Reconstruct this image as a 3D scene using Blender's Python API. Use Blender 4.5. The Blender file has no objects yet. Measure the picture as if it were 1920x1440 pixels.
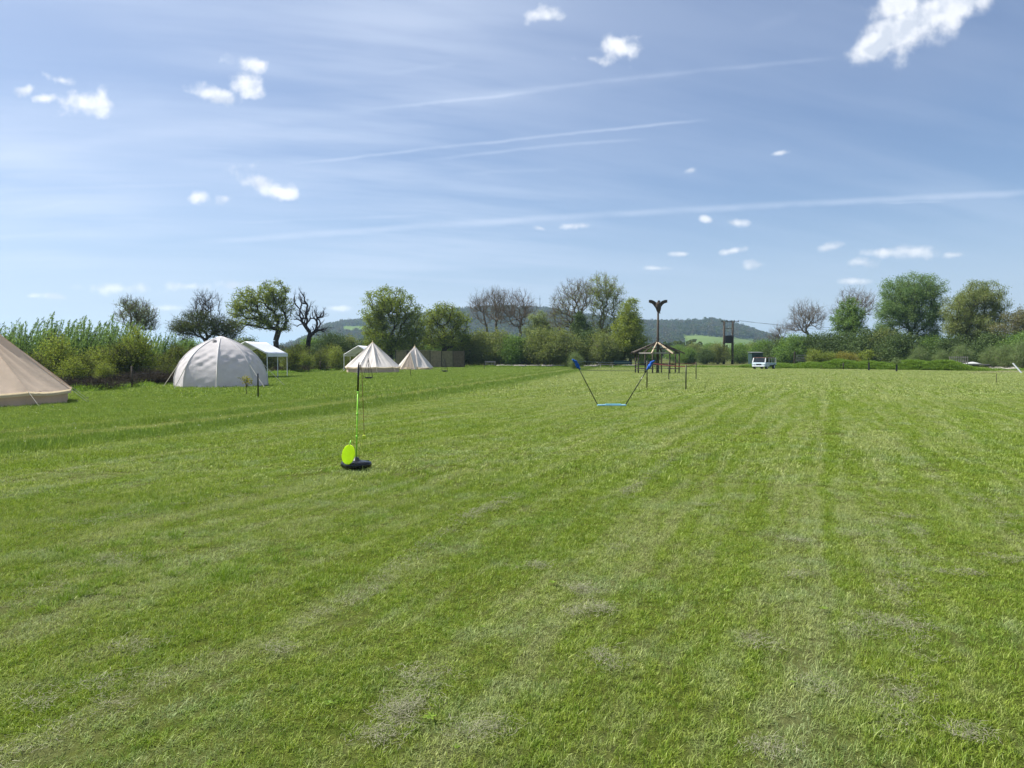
import bpy, bmesh, math, random
import numpy as np
from mathutils import Vector, Matrix
R = math.radians
# ---------------------------------------------------------------- camera
EYE = 1.6; FPX = 1397.0; HZ = 668.0
PITCH = math.atan((720 - HZ) / FPX)
scn = bpy.context.scene
cam_d = bpy.data.cameras.new('camera'); cam = bpy.data.objects.new('camera', cam_d)
scn.collection.objects.link(cam); scn.camera = cam
cam.location = (0, 0, EYE); cam.rotation_euler = (R(90) - PITCH, 0, 0)
cam_d.sensor_width = 36; cam_d.lens = 36 * FPX / 1920
cam_d.clip_start = 0.05; cam_d.clip_end = 30000
# ---------------------------------------------------------------- light
SUN_AZ = -76.0     # degrees from the view direction (+Y), negative = towards the left
SUN_EL = 52.0
SKY_STRENGTH = 0.073
HAZE = 0.00018
scn.view_settings.view_transform = 'Standard'; scn.view_settings.look = 'None'
scn.view_settings.gamma = 1; scn.view_settings.use_curve_mapping = False
scn.view_settings.exposure = 0.8
scn.cycles.use_denoising = True; scn.cycles.denoiser = 'OPENIMAGEDENOISE'; scn.cycles.denoising_input_passes = 'RGB_ALBEDO_NORMAL'; scn.cycles.denoising_prefilter = 'ACCURATE'
scn.cycles.max_bounces = 6; scn.cycles.diffuse_bounces = 3; scn.cycles.transmission_bounces = 4
scn.cycles.transparent_max_bounces = 8; scn.cycles.volume_bounces = 1
scn.cycles.sample_clamp_indirect = 4
sd = Vector((math.sin(R(SUN_AZ)) * math.cos(R(SUN_EL)), math.cos(R(SUN_AZ)) * math.cos(R(SUN_EL)), math.sin(R(SUN_EL))))
sun_l = bpy.data.lights.new('sun', 'SUN'); sun = bpy.data.objects.new('sun', sun_l); scn.collection.objects.link(sun)
sun_l.energy = 5.0; sun_l.angle = R(0.53); sun_l.color = (1.0, 0.955, 0.88)
sun.location = (0, 0, 300); sun.rotation_euler = sd.to_track_quat('Z', 'Y').to_euler()

def ray(px, py):
    v = (py - 720) / FPX; u = (px - 960) / FPX
    c, s = math.cos(PITCH), math.sin(PITCH)
    return Vector((u, c - v * s, -s - v * c))           # un-normalised world direction
def G(px, py):                                          # pixel on flat ground -> (x, y)
    d = ray(px, py); k = EYE / -d.z
    return d.x * k, d.y * k
def XA(px, D): return (px - 960) / FPX * D              # side offset at depth D
def ZA(py, D):                                          # height at depth D
    d = ray(960, py); return EYE + d.z / d.y * D

# ---------------------------------------------------------------- node helper
class NT:
    def __init__(self, tree): self.t = tree; self.n = tree.nodes; self.l = tree.links; self.n.clear()
    def new(self, typ, **kw):
        nd = self.n.new(typ)
        for k, v in kw.items(): setattr(nd, k, v)
        return nd
    def put(self, sock, v):
        if v is None: return
        if hasattr(v, 'is_output'): self.l.new(v, sock)
        elif isinstance(v, (tuple, list)) and len(v) == 3 and sock.type == 'RGBA': sock.default_value = (*v, 1)
        else: sock.default_value = v
    def m(self, op, a, b=None, c=None, clamp=False):
        nd = self.new('ShaderNodeMath', operation=op, use_clamp=clamp)
        for i, v in enumerate((a, b, c)): self.put(nd.inputs[i], v)
        return nd.outputs[0]
    def vm(self, op, a, b=None, out=0):
        nd = self.new('ShaderNodeVectorMath', operation=op)
        self.put(nd.inputs[0], a); self.put(nd.inputs[1], b)
        return nd.outputs[out]
    def mix(self, f, a, b, blend='MIX'):
        nd = self.new('ShaderNodeMix', data_type='RGBA', blend_type=blend, clamp_factor=True)
        self.put(nd.inputs[0], f); self.put(nd.inputs[6], a); self.put(nd.inputs[7], b)
        return nd.outputs[2]
    def noise(self, vec, scale, detail=3, rough=.55, dist=0, out=0, dim='3D'):
        nd = self.new('ShaderNodeTexNoise', noise_dimensions=dim)
        if vec is not None: self.l.new(vec, nd.inputs['Vector'])
        nd.inputs['Scale'].default_value = scale; nd.inputs['Detail'].default_value = detail
        nd.inputs['Roughness'].default_value = rough; nd.inputs['Distortion'].default_value = dist
        return nd.outputs[out]
    def ramp(self, f, a, b, lo=0., hi=1., smooth=True):
        nd = self.new('ShaderNodeMapRange', interpolation_type='SMOOTHSTEP' if smooth else 'LINEAR')
        self.put(nd.inputs[0], f)
        for i, v in zip((1, 2, 3, 4), (a, b, lo, hi)): self.put(nd.inputs[i], v)
        return nd.outputs[0]
    def xyz(self, v):
        nd = self.new('ShaderNodeSeparateXYZ'); self.l.new(v, nd.inputs[0]); return nd.outputs
    def comb(self, x, y, z):
        nd = self.new('ShaderNodeCombineXYZ')
        for i, v in enumerate((x, y, z)): self.put(nd.inputs[i], v)
        return nd.outputs[0]

# ---------------------------------------------------------------- sky with clouds and vapour trails
w = bpy.data.worlds.new('World'); scn.world = w; w.use_nodes = True
w.cycles.sampling_method = 'MANUAL'; w.cycles.sample_map_resolution = 256
T = NT(w.node_tree)
sky = T.new('ShaderNodeTexSky', sky_type='NISHITA', sun_disc=False, sun_elevation=R(SUN_EL), sun_rotation=R(SUN_AZ),
            altitude=50, air_density=1.0, dust_density=0.15, ozone_density=3.0)
tc = T.new('ShaderNodeTexCoord'); dvec = tc.outputs['Generated']
dx, dy, dz = T.xyz(dvec)
front = T.ramp(dy, 0.05, 0.15)
iy = T.m('DIVIDE', 1.0, T.m('MAXIMUM', dy, 0.05))
s_ = T.m('MULTIPLY', dx, iy); t_ = T.m('MULTIPLY', dz, iy)
st = T.comb(s_, t_, 0.0)
def sky_uv(px, py):
    d = ray(px, py); return d.x / d.y, d.z / d.y
K = 1 / FPX
st1 = T.comb(s_, t_, 1.0)
def cloud_field(lst):
    acc = None
    for (cx, cy, a, b, rot) in lst:
        u, v = sky_uv(cx, cy); c, s = math.cos(R(rot)), math.sin(R(rot)); a *= K; b *= K
        p = T.vm('DOT_PRODUCT', st1, (c / a, s / a, -(u * c + v * s) / a), out=1)
        q = T.vm('DOT_PRODUCT', st1, (-s / b, c / b, (u * s - v * c) / b), out=1)
        ln = T.m('SQRT', T.m('MULTIPLY_ADD', p, p, T.m('MULTIPLY', q, q)))
        acc = ln if acc is None else T.m('MINIMUM', acc, ln)
    return T.m('SUBTRACT', 1.0, acc)
CL_NEAR = [(1643,88,60,30,25),(1695,54,76,44,40),(1760,22,88,44,30),(1690,8,58,30,10),(1815,4,50,28,30)]
CL_MID = [(1156,82,44,32,10),(1108,110,36,15,-10),(1030,28,34,14,0),(160,192,54,28,-12),(115,150,36,13,-12),
 (45,168,23,12,10),(84,184,22,10,0),(405,182,42,17,-12),(462,158,32,22,-15),(472,120,36,15,-10),(485,342,46,25,-22),(525,360,40,11,-12),
 (378,370,22,11,0),(424,371,24,12,0)]
CL_LOW = [(215,541,72,10,-2),(357,537,40,8,0),(447,533,44,10,3),(320,578,32,6,0),(60,555,18,5,0),(105,556,26,5,-6),(635,578,30,5,0),
 (1293,319,19,7,15),(1460,287,22,6,8),(1326,411,15,6,-12),(1378,417,22,7,-5),(1013,428,15,6,-10),(1070,424,26,8,5),(1095,423,14,7,0),
 (1276,476,20,5,0),(1374,470,22,6,8),(1420,497,32,9,3),(1228,503,24,5,0),(1557,463,34,9,8),(1612,491,36,11,0),(1655,474,44,11,0),
 (1710,470,44,12,0),(1600,528,26,6,0),(1790,478,20,6,0)]
nA = T.noise(st, 34, 4, .5, dim='2D'); nB = T.noise(st, 15, 4, .52, dim='2D')
def clouds(lst, n1, n2, a1, a2, edge, bias):
    f = T.m('ADD', cloud_field(lst), T.m('MULTIPLY_ADD', n1, a1, -.5 * a1))
    f = T.m('ADD', f, T.m('MULTIPLY_ADD', n2, a2, -.5 * a2))
    return f, T.ramp(f, bias, bias + edge)
fN, aN = clouds(CL_NEAR, nB, nA, 1.5, 1.0, .9, -.2)
fM, aM = clouds(CL_MID, nA, nB, 2.3, 1.5, 1.15, -.2)
fL, aL = clouds(CL_LOW, nA, nB, 2.2, 1.2, 1.4, -.2)
alpha = T.m('MAXIMUM', T.m('MAXIMUM', aN, aM), T.m('MULTIPLY', aL, .85))
alpha = T.m('MULTIPLY', T.m('MULTIPLY', alpha, .95), front)
# scattered clouds elsewhere in the sky, behind the photographer and overhead
bk = T.vm('MULTIPLY', dvec, (1, 1, 2.2))
nb = T.noise(bk, 5.0, 4, .6)
ab = T.m('MULTIPLY', T.ramp(nb, .62, .74), T.m('MULTIPLY', T.m('SUBTRACT', 1.0, T.ramp(dy, -0.1, 0.2)), T.ramp(dz, .02, .12)))
alpha = T.m('MAXIMUM', alpha, ab)
# vapour trails: (points, half width px, strength)
TRAILS = [([(-200,318),(300,252),(660,206),(1060,166)],13,.16),([(640,211),(1060,166)],3.5,.30),([(860,184),(1190,146),(1600,106)],4.5,.2),([(1060,166),(1300,134)],12,.1),
 ([(500,313),(900,271),(1130,241),(1345,222)],3.2,.42),([(740,310),(1000,277),(1230,259)],3.4,.30),
 ([(300,462),(640,430),(900,418),(1150,406),(1400,386),(1700,371),(2050,356)],6.5,.44),
 ([(360,420),(880,400)],3,.16),([(-50,358),(420,344)],4,.15),([(-50,446),(140,436)],4,.15),([(840,326),(1070,317)],4,.14),([(1640,381),(1780,378)],2,.3),
 ([(0,402),(160,375)],4,.14),([(700,140),(870,118)],5,.12),([(1400,55),(1505,28)],10,.08),([(150,205),(330,190)],14,.10)]
wob = T.m('MULTIPLY', T.m('SUBTRACT', nB, .5), 7 * K)
brk = nB
tr = None
sq = T.comb(s_, t_, T.m('MULTIPLY', s_, s_))
for pts, hw, k in TRAILS:
    uv = np.array([sky_uv(*q) for q in pts])
    co = np.polyfit(uv[:, 0], uv[:, 1], min(2, len(pts) - 1)); co = np.concatenate([np.zeros(3 - len(co)), co])
    b = T.m('ADD', T.vm('DOT_PRODUCT', sq, (-co[1], 1.0, -co[0]), out=1), -float(co[2]))
    dd = T.m('ABSOLUTE', T.m('ADD', b, wob))
    u0, u1 = float(uv[0, 0]), float(uv[-1, 0]); fd = min(.12, .35 * (u1 - u0))
    e = T.m('MULTIPLY', T.ramp(s_, u0, u0 + fd), T.ramp(s_, u1 - fd * .6, u1, 1, 0))
    f = T.m('MULTIPLY', T.ramp(dd, 0, hw * K * 1.5, k, 0), e)
    tr = f if tr is None else T.m('ADD', tr, f)
tr = T.m('MULTIPLY', T.m('MULTIPLY', tr, T.ramp(brk, .2, .7, .28, .62)), front)
# thin high cirrus veil: streaks, brighter towards the sun (forward scattering ice)
cz = T.m('DIVIDE', 1.0, T.m('ADD', T.m('MAXIMUM', dz, 0.0), .22))
plane = T.comb(T.m('MULTIPLY', dx, cz), T.m('MULTIPLY', dy, cz), 0.0)
cr, sr = math.cos(R(14)), math.sin(R(14))
mpo = T.comb(T.vm('DOT_PRODUCT', plane, (cr / 1.6, sr / 1.6, 0), out=1), T.vm('DOT_PRODUCT', plane, (-sr / .35, cr / .35, 0), out=1), 0.0)
c1 = T.noise(mpo, 1.5, 4, .55, dim='2D')
c2 = T.noise(plane, .9, 2, .5, dim='2D')
sdot = T.vm('DOT_PRODUCT', T.vm('NORMALIZE', dvec), tuple(sd), out=1)
glow = T.ramp(sdot, -.15, .95, .12, 1.0, smooth=False)
cir = T.m('MULTIPLY', T.m('MULTIPLY', T.ramp(c1, .25, .75), T.ramp(c2, .25, .65, .35, 1)), T.m('MULTIPLY', glow, .72))
cir = T.m('MULTIPLY', cir, T.ramp(dz, .0, .15, .4, 1))
veil = T.m('ADD', cir, tr, clamp=True)
skyc = T.mix(1.0, sky.outputs[0], (.86, .88, .96), 'MULTIPLY')
skyc = T.mix(T.ramp(dz, -.02, .22, .8, 0), skyc, (4.35, 5.25, 6.7))                      # sky colour tinted pale blue towards the horizon, against its warm cast
base = T.mix(T.m('MULTIPLY_ADD', T.m('MULTIPLY', glow, glow), .5, .03), skyc, (5.3, 5.85, 7.3))
col = T.mix(veil, base, (6.6, 7.3, 8.7))
# cloud body: white, with shade on the side away from the sun painted in
nS = T.noise(T.vm('ADD', st, (-.008, .009, 0)), 15, 3, .52, dim='2D')
shade = T.ramp(T.m('SUBTRACT', nS, nB), -.05, .14)
thick = T.m('ADD', T.m('MULTIPLY', shade, .9), T.ramp(fN, .3, 1.3, 0, .35), clamp=True)  # painted shade plus the thickness of the near clouds
ccol = T.mix(thick, (8.5, 8.65, 9.0), (5.9, 6.4, 7.3))
col = T.mix(alpha, col, ccol)
bg = T.new('ShaderNodeBackground'); T.l.new(col, bg.inputs[0]); bg.inputs[1].default_value = SKY_STRENGTH
wo = T.new('ShaderNodeOutputWorld'); T.l.new(bg.outputs[0], wo.inputs[0])
# ---------------------------------------------------------------- object helpers
C = scn.collection
def tag(o, label=None, cat=None, group=None, kind=None):
    for k, v in (('label', label), ('category', cat), ('group', group), ('kind', kind)):
        if v: o[k] = v
    return o
def empty(name, loc=(0, 0, 0), rz=0.0):
    o = bpy.data.objects.new(name, None); C.objects.link(o); o.location = loc; o.rotation_euler = (0, 0, rz)
    o.empty_display_size = .2
    return o
def npmesh(name, verts, faces, attr=None, smooth=False):
    """verts (n,3); faces = list of index arrays (m,k)"""
    me = bpy.data.meshes.new(name)
    verts = np.asarray(verts, np.float32); me.vertices.add(len(verts)); me.vertices.foreach_set('co', verts.ravel())
    faces = [np.asarray(f, np.int32) for f in faces if len(f)]
    loops = np.concatenate([f.ravel() for f in faces]); tot = np.concatenate([np.full(len(f), f.shape[1], np.int32) for f in faces])
    start = np.concatenate([[0], np.cumsum(tot)[:-1]]).astype(np.int32)
    me.loops.add(len(loops)); me.loops.foreach_set('vertex_index', loops)
    me.polygons.add(len(tot)); me.polygons.foreach_set('loop_start', start); me.polygons.foreach_set('loop_total', tot)
    me.polygons.foreach_set('use_smooth', np.full(len(tot), smooth))
    me.update(calc_edges=True)
    for k, v in (attr or {}).items():
        a = me.attributes.new(k, 'FLOAT', 'FACE'); a.data.foreach_set('value', np.asarray(v, np.float32))
    return me
def ob(name, me, mat=None, parent=None, loc=None):
    o = bpy.data.objects.new(name, me); C.objects.link(o)
    if mat is not None and not me.materials: me.materials.append(mat)
    if parent is not None: o.parent = parent
    if loc: o.location = loc
    return o
class MB:
    def __init__(s): s.v = []; s.f = []
    def add(s, vs, fs):
        n = len(s.v); s.v += [tuple(p) for p in vs]; s.f += [tuple(i + n for i in f) for f in fs]; return s
    def box(s, c, d, rot=None, taper=1.0):
        x, y, z = [k / 2 for k in d]
        vs = [Vector((a * x * (taper if e > 0 else 1), b * y * (taper if e > 0 else 1), e * z)) for e in (-1, 1) for b in (-1, 1) for a in (-1, 1)]
        if rot is not None: vs = [rot @ p for p in vs]
        vs = [p + Vector(c) for p in vs]
        return s.add(vs, [(0, 2, 3, 1), (4, 5, 7, 6), (0, 1, 5, 4), (2, 6, 7, 3), (0, 4, 6, 2), (1, 3, 7, 5)])
    def beam(s, a, b, wd, ht=None, up=(0, 0, 1)):
        a, b = Vector(a), Vector(b); ht = ht or wd; d = b - a; L = d.length; z = d.normalized()
        u = Vector(up)
        if abs(z.dot(u)) > .98: u = Vector((1, 0, 0))
        x = u.cross(z).normalized(); y = z.cross(x)
        m = Matrix((x, y, z)).transposed()
        return s.box((a + b) / 2, (wd, ht, L), m)
    def tube(s, pts, r, n=8, cap=True):
        pts = [Vector(p) for p in pts]; rs = r if isinstance(r, (list, tuple)) else [r] * len(pts)
        base = len(s.v); ref = Vector((.31, .21, .93))
        for i, p in enumerate(pts):
            t = (pts[min(i + 1, len(pts) - 1)] - pts[max(i - 1, 0)]).normalized()
            x = t.cross(ref); x = x.normalized() if x.length > 1e-4 else t.orthogonal().normalized(); y = t.cross(x)
            for k in range(n):
                a = 2 * math.pi * k / n; s.v.append(tuple(p + (x * math.cos(a) + y * math.sin(a)) * rs[i]))
        for i in range(len(pts) - 1):
            for k in range(n):
                k2 = (k + 1) % n; o = base + i * n
                s.f.append((o + k, o + k2, o + n + k2, o + n + k))
        if cap:
            s.f.append(tuple(base + k for k in reversed(range(n)))); o = base + (len(pts) - 1) * n; s.f.append(tuple(o + k for k in range(n)))
        return s
    def lathe(s, prof, n=24, c=(0, 0, 0)):
        base = len(s.v)
        for (r, z) in prof:
            for k in range(n):
                a = 2 * math.pi * k / n; s.v.append((c[0] + r * math.cos(a), c[1] + r * math.sin(a), c[2] + z))
        for i in range(len(prof) - 1):
            for k in range(n):
                k2 = (k + 1) % n; o = base + i * n; s.f.append((o + k, o + k2, o + n + k2, o + n + k))
        return s
    def grid(s, fn, nu, nv):
        base = len(s.v)
        for j in range(nv + 1):
            for i in range(nu + 1): s.v.append(tuple(fn(i / nu, j / nv)))
        for j in range(nv):
            for i in range(nu):
                o = base + j * (nu + 1) + i; s.f.append((o, o + 1, o + nu + 2, o + nu + 1))
        return s
    def build(s, name, mat, parent=None, smooth=False, bevel=0, solid=0):
        me = bpy.data.meshes.new(name); me.from_pydata(s.v, [], s.f); me.update()
        if smooth: me.polygons.foreach_set('use_smooth', [True] * len(me.polygons))
        o = ob(name, me, mat, parent)
        if solid:
            md = o.modifiers.new('thickness', 'SOLIDIFY'); md.thickness = solid; md.offset = 0
        if bevel:
            md = o.modifiers.new('edge', 'BEVEL'); md.width = bevel; md.segments = 2; md.limit_method = 'ANGLE'
        return o
# ---------------------------------------------------------------- materials
def mat_new(name):
    m = bpy.data.materials.new(name); m.use_nodes = True; return m, NT(m.node_tree)
def finish(t, shader):
    o = t.new('ShaderNodeOutputMaterial'); t.l.new(shader, o.inputs[0])
def plain(name, col, rough=.6, var=.12, scale=8, bump=0.0, bscale=40, spec=.3, metal=0.0, trans=0.0):
    m, t = mat_new(name)
    g = t.new('ShaderNodeTexCoord').outputs['Object']
    n = t.noise(g, scale, 4, .6)
    c = t.mix(t.ramp(n, .3, .7), tuple(k * (1 - var) for k in col), tuple(min(1, k * (1 + var)) for k in col))
    p = t.new('ShaderNodeBsdfPrincipled'); t.l.new(c, p.inputs['Base Color'])
    p.inputs['Roughness'].default_value = rough; p.inputs['Metallic'].default_value = metal; p.inputs['Specular IOR Level'].default_value = spec
    if bump:
        b = t.new('ShaderNodeBump'); b.inputs['Strength'].default_value = bump; b.inputs['Distance'].default_value = .02
        t.l.new(t.noise(g, bscale, 4, .6), b.inputs['Height']); t.l.new(b.outputs[0], p.inputs['Normal'])
    sh = p.outputs[0]
    if trans:
        tr = t.new('ShaderNodeBsdfTranslucent'); t.l.new(c, tr.inputs[0])
        mx = t.new('ShaderNodeMixShader'); mx.inputs[0].default_value = trans; t.l.new(sh, mx.inputs[1]); t.l.new(tr.outputs[0], mx.inputs[2]); sh = mx.outputs[0]
    finish(t, sh); return m
def leaf_mat(name, a, b, trans=.48, gloss=.018):
    m, t = mat_new(name)
    at = t.new('ShaderNodeAttribute', attribute_name='rnd')
    c = t.mix(at.outputs['Fac'], a, b)
    d = t.new('ShaderNodeBsdfDiffuse'); t.l.new(c, d.inputs[0])
    tr = t.new('ShaderNodeBsdfTranslucent'); t.l.new(t.mix(.5, c, t.mix(1.0, c, (1.3, 1.25, .5), 'MULTIPLY')), tr.inputs[0])
    mx = t.new('ShaderNodeMixShader'); mx.inputs[0].default_value = trans; t.l.new(d.outputs[0], mx.inputs[1]); t.l.new(tr.outputs[0], mx.inputs[2])
    gl = t.new('ShaderNodeBsdfGlossy'); gl.inputs['Roughness'].default_value = .6; gl.inputs[0].default_value = (.9, .95, .9, 1)
    m2 = t.new('ShaderNodeMixShader'); m2.inputs[0].default_value = gloss; t.l.new(mx.outputs[0], m2.inputs[1]); t.l.new(gl.outputs[0], m2.inputs[2])
    finish(t, m2.outputs[0]); return m
def bark_mat(name, a, b):
    m, t = mat_new(name)
    n = t.noise(t.new('ShaderNodeNewGeometry').outputs['Position'], 3.0, 4, .65)
    d = t.new('ShaderNodeBsdfDiffuse'); t.l.new(t.mix(t.ramp(n, .3, .7), a, b), d.inputs[0]); finish(t, d.outputs[0]); return m

# ---------------------------------------------------------------- the field: edge of the mown part, as x over distance
EDGE = [(-10, -20.0), (0, -14.4), (5, -11.6), (12, -8.2), (16.6, -6.2), (20.5, -4.8), (32, -2.2), (40.6, -0.2), (77, 6.9), (110, 13.5), (150, 20.0)]
def edge_x(y): return np.interp(y, [e[0] for e in EDGE], [e[1] for e in EDGE])
def field_colour(t, wp):
    """colour of the sward at a place in the field: mown stripes, wheel tracks, longer grass"""
    x, y, z = t.xyz(wp)
    fc = t.new('ShaderNodeFloatCurve'); cv = fc.mapping.curves[0]
    pts = [((e[0] + 10) / 160, (e[1] + 20) / 40) for e in EDGE]
    cv.points[0].location = pts[0]; cv.points[1].location = pts[-1]
    for q in pts[1:-1]: cv.points.new(*q)
    for q in cv.points: q.handle_type = 'VECTOR'
    fc.mapping.update()
    t.l.new(t.m('MULTIPLY_ADD', y, 1 / 160, 10 / 160), fc.inputs['Value'])
    ex = t.m('MULTIPLY_ADD', fc.outputs[0], 40, -20)
    n_big = t.noise(wp, .35, 3, .6); n_mid = t.noise(wp, 2.2, 4, .65); n_fine = t.noise(wp, 14, 3, .6)
    s = t.m('ADD', t.m('SUBTRACT', ex, x), t.m('MULTIPLY_ADD', n_mid, 1.3, -.65))
    a = R(23)
    u = t.m('ADD', t.m('MULTIPLY', x, math.cos(a)), t.m('MULTIPLY', y, -math.sin(a)))
    v = t.m('ADD', t.m('MULTIPLY', x, math.sin(a)), t.m('MULTIPLY', y, math.cos(a)))
    uu = t.m('ADD', u, t.m('MULTIPLY_ADD', n_big, .8, -.4))
    st1 = t.noise(t.comb(t.m('MULTIPLY', uu, 1.0), t.m('MULTIPLY', v, .045), 0.0), 1.05, 3, .68, dim='2D')
    st2 = t.noise(t.comb(t.m('MULTIPLY', uu, 3.4), t.m('MULTIPLY', v, .10), 3.0), 1.0, 3, .7, dim='2D')
    far = t.ramp(y, 6, 60)
    dry = t.m('ADD', t.m('MULTIPLY', st1, .45), t.m('MULTIPLY', st2, .95))
    dry = t.m('ADD', t.m('ADD', dry, t.m('MULTIPLY', n_mid, .8)), t.m('MULTIPLY', n_big, .25))     # mean about 1.05
    dry = t.ramp(t.m('ADD', dry, t.m('MULTIPLY', far, .22)), 1.08, 1.48, 0, .66)
    mown = t.mix(t.ramp(n_fine, .3, .7), (.158, .246, .022), (.262, .336, .044))
    n_drk = t.noise(wp, 5.5, 3, .65)
    mown = t.mix(t.ramp(n_drk, .5, .72, 0, .5), mown, (.075, .130, .018))
    mown = t.mix(dry, mown, (.375, .400, .180))
    lush = t.mix(t.ramp(n_mid, .3, .7), (.158, .240, .034), (.245, .318, .062))
    track = (.31, .34, .11)
    def band(lo, hi, w=.18): return t.m('MULTIPLY', t.ramp(s, lo - w, lo + w), t.ramp(s, hi - w, hi + w, 1, 0))
    tr = t.m('ADD', band(1.75, 2.5), t.m('MULTIPLY', band(3.75, 4.35), .55), clamp=True)
    leftc = t.mix(t.m('MULTIPLY', tr, .8), lush, track)
    leftc = t.mix(t.m('ADD', t.m('MULTIPLY', band(.0, 1.75), .4), t.m('MULTIPLY', band(2.5, 3.75), .25)), leftc, (.105, .185, .022))
    return t.mix(t.ramp(s, -.8, .5), mown, leftc), n_mid

def grass_mat(name, kind):
    m, t = mat_new(name)
    wp = t.new('ShaderNodeNewGeometry').outputs['Position']
    c, n_mid = field_colour(t, wp)
    if kind == 'soil':
        c = t.mix(.78, c, (.03, .03, .013))
        p = t.new('ShaderNodeBsdfDiffuse'); t.l.new(c, p.inputs[0])
        b = t.new('ShaderNodeBump'); b.inputs['Strength'].default_value = .9; b.inputs['Distance'].default_value = .03
        t.l.new(t.noise(wp, 30, 4, .7), b.inputs['Height']); t.l.new(b.outputs[0], p.inputs['Normal'])
        finish(t, p.outputs[0]); return m
    at = t.new('ShaderNodeAttribute', attribute_name='rnd').outputs['Fac']
    hue = t.noise(wp, 1.1, 3, .6)
    c = t.mix(t.ramp(hue, .45, .7, 0, .45), c, t.mix(1.0, c, (.75, .94, 1.35), 'MULTIPLY'))
    c = t.mix(t.ramp(at, .0, .45, .85, 0), c, t.mix(.25, (.03, .075, .010), c))          # some blades darker green
    c = t.mix(t.ramp(at, .75, 1., 0, .9), c, (.56, .62, .22))                             # some bleached
    d = t.new('ShaderNodeBsdfDiffuse'); t.l.new(c, d.inputs[0])
    tr = t.new('ShaderNodeBsdfTranslucent'); t.l.new(t.mix(1.0, c, (1.25, 1.3, .7), 'MULTIPLY'), tr.inputs[0])
    mx = t.new('ShaderNodeMixShader'); mx.inputs[0].default_value = .28; t.l.new(d.outputs[0], mx.inputs[1]); t.l.new(tr.outputs[0], mx.inputs[2])
    gl = t.new('ShaderNodeBsdfGlossy'); gl.inputs['Roughness'].default_value = .5
    m2 = t.new('ShaderNodeMixShader'); m2.inputs[0].default_value = .018; t.l.new(mx.outputs[0], m2.inputs[1]); t.l.new(gl.outputs[0], m2.inputs[2])
    finish(t, m2.outputs[0]); return m
M_SOIL = grass_mat('field_soil', 'soil'); M_GRASS = grass_mat('grass_blades', 'blade')

# ---------------------------------------------------------------- ground sheet to the horizon
g = MB(); xs = [-6000, -800, -200, -60, -25, 0, 25, 60, 200, 800, 6000]; ys = [-600, -60, 0, 30, 60, 100, 130, 300, 900, 2500, 9000]
for yy in ys:
    for xx in xs: g.v.append((xx, yy, 0))
n = len(xs)
for j in range(len(ys) - 1):
    for i in range(n - 1): g.f.append((j * n + i, j * n + i + 1, (j + 1) * n + i + 1, (j + 1) * n + i))
tag(g.build('ground', M_SOIL), kind='structure')

# ---------------------------------------------------------------- instanced sward (stuff)
def blades(rng, n, rad, lo, hi, wlo, whi, lean, flat=0.0, square=False, tufts=0, tsig=.012):
    if square: px = rng.uniform(-rad, rad, n); py = rng.uniform(-rad, rad, n)
    else:
        rr = rad * np.sqrt(rng.random(n)); aa = rng.random(n) * 2 * np.pi; px = rr * np.cos(aa); py = rr * np.sin(aa)
    az = rng.random(n) * 2 * np.pi; hgt = np.ones(n)
    if tufts:
        nc = max(4, n // tufts); k = rng.integers(0, nc, n); hgt = rng.uniform(.55, 1.35, nc)[k]
        ox, oy = rng.normal(0, tsig, n), rng.normal(0, tsig, n); px = px[:nc][k] + ox; py = py[:nc][k] + oy; az = np.arctan2(oy, ox) + rng.normal(0, .7, n)
    L = hgt * rng.uniform(lo, hi, n) * rng.uniform(.6, 1.15, n); W = rng.uniform(wlo, whi, n)
    th = np.clip(np.abs(rng.normal(lean, .35, n)), .02, 1.5)
    th2 = np.clip(th + rng.uniform(.1, .9, n), 0, 1.75)
    dh = np.stack([np.cos(az), np.sin(az)], 1); sx = np.stack([-np.sin(az), np.cos(az)], 1)
    tw = rng.uniform(-.9, .9, n); sx = sx * np.cos(tw)[:, None] + dh * np.sin(tw)[:, None]
    b = np.stack([px, py, np.full(n, -.004) + flat * rng.random(n)], 1)
    m = b + np.concatenate([dh * (np.sin(th) * L * .55)[:, None], (np.cos(th) * L * .55)[:, None]], 1)
    e = m + np.concatenate([dh * (np.sin(th2) * L * .45)[:, None], (np.cos(th2) * L * .45)[:, None]], 1)
    e[:, 2] = np.maximum(e[:, 2], .002)
    s3 = np.concatenate([sx, np.zeros((n, 1))], 1) * (W / 2)[:, None]
    V = np.stack([b - s3, b + s3, m + s3 * .9, m - s3 * .9, e], 1).reshape(-1, 3)
    i = np.arange(n)[:, None] * 5
    q = np.concatenate([i, i + 1, i + 2, i + 3], 1); tri = np.concatenate([i + 3, i + 2, i + 4], 1)
    r = np.clip(.6 * rng.random(n) + .4 * rng.random(nc)[k], 0, 1) if tufts else rng.random(n)
    return V, q, tri, np.concatenate([r, r])
def blade_mesh(name, rng, n, *a, mat=None, **k):
    V, q, tri, r = blades(rng, n, *a, **k)
    me = npmesh(name, V, [q, tri], {'rnd': r}); me.materials.append(mat or M_GRASS); return me
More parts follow.
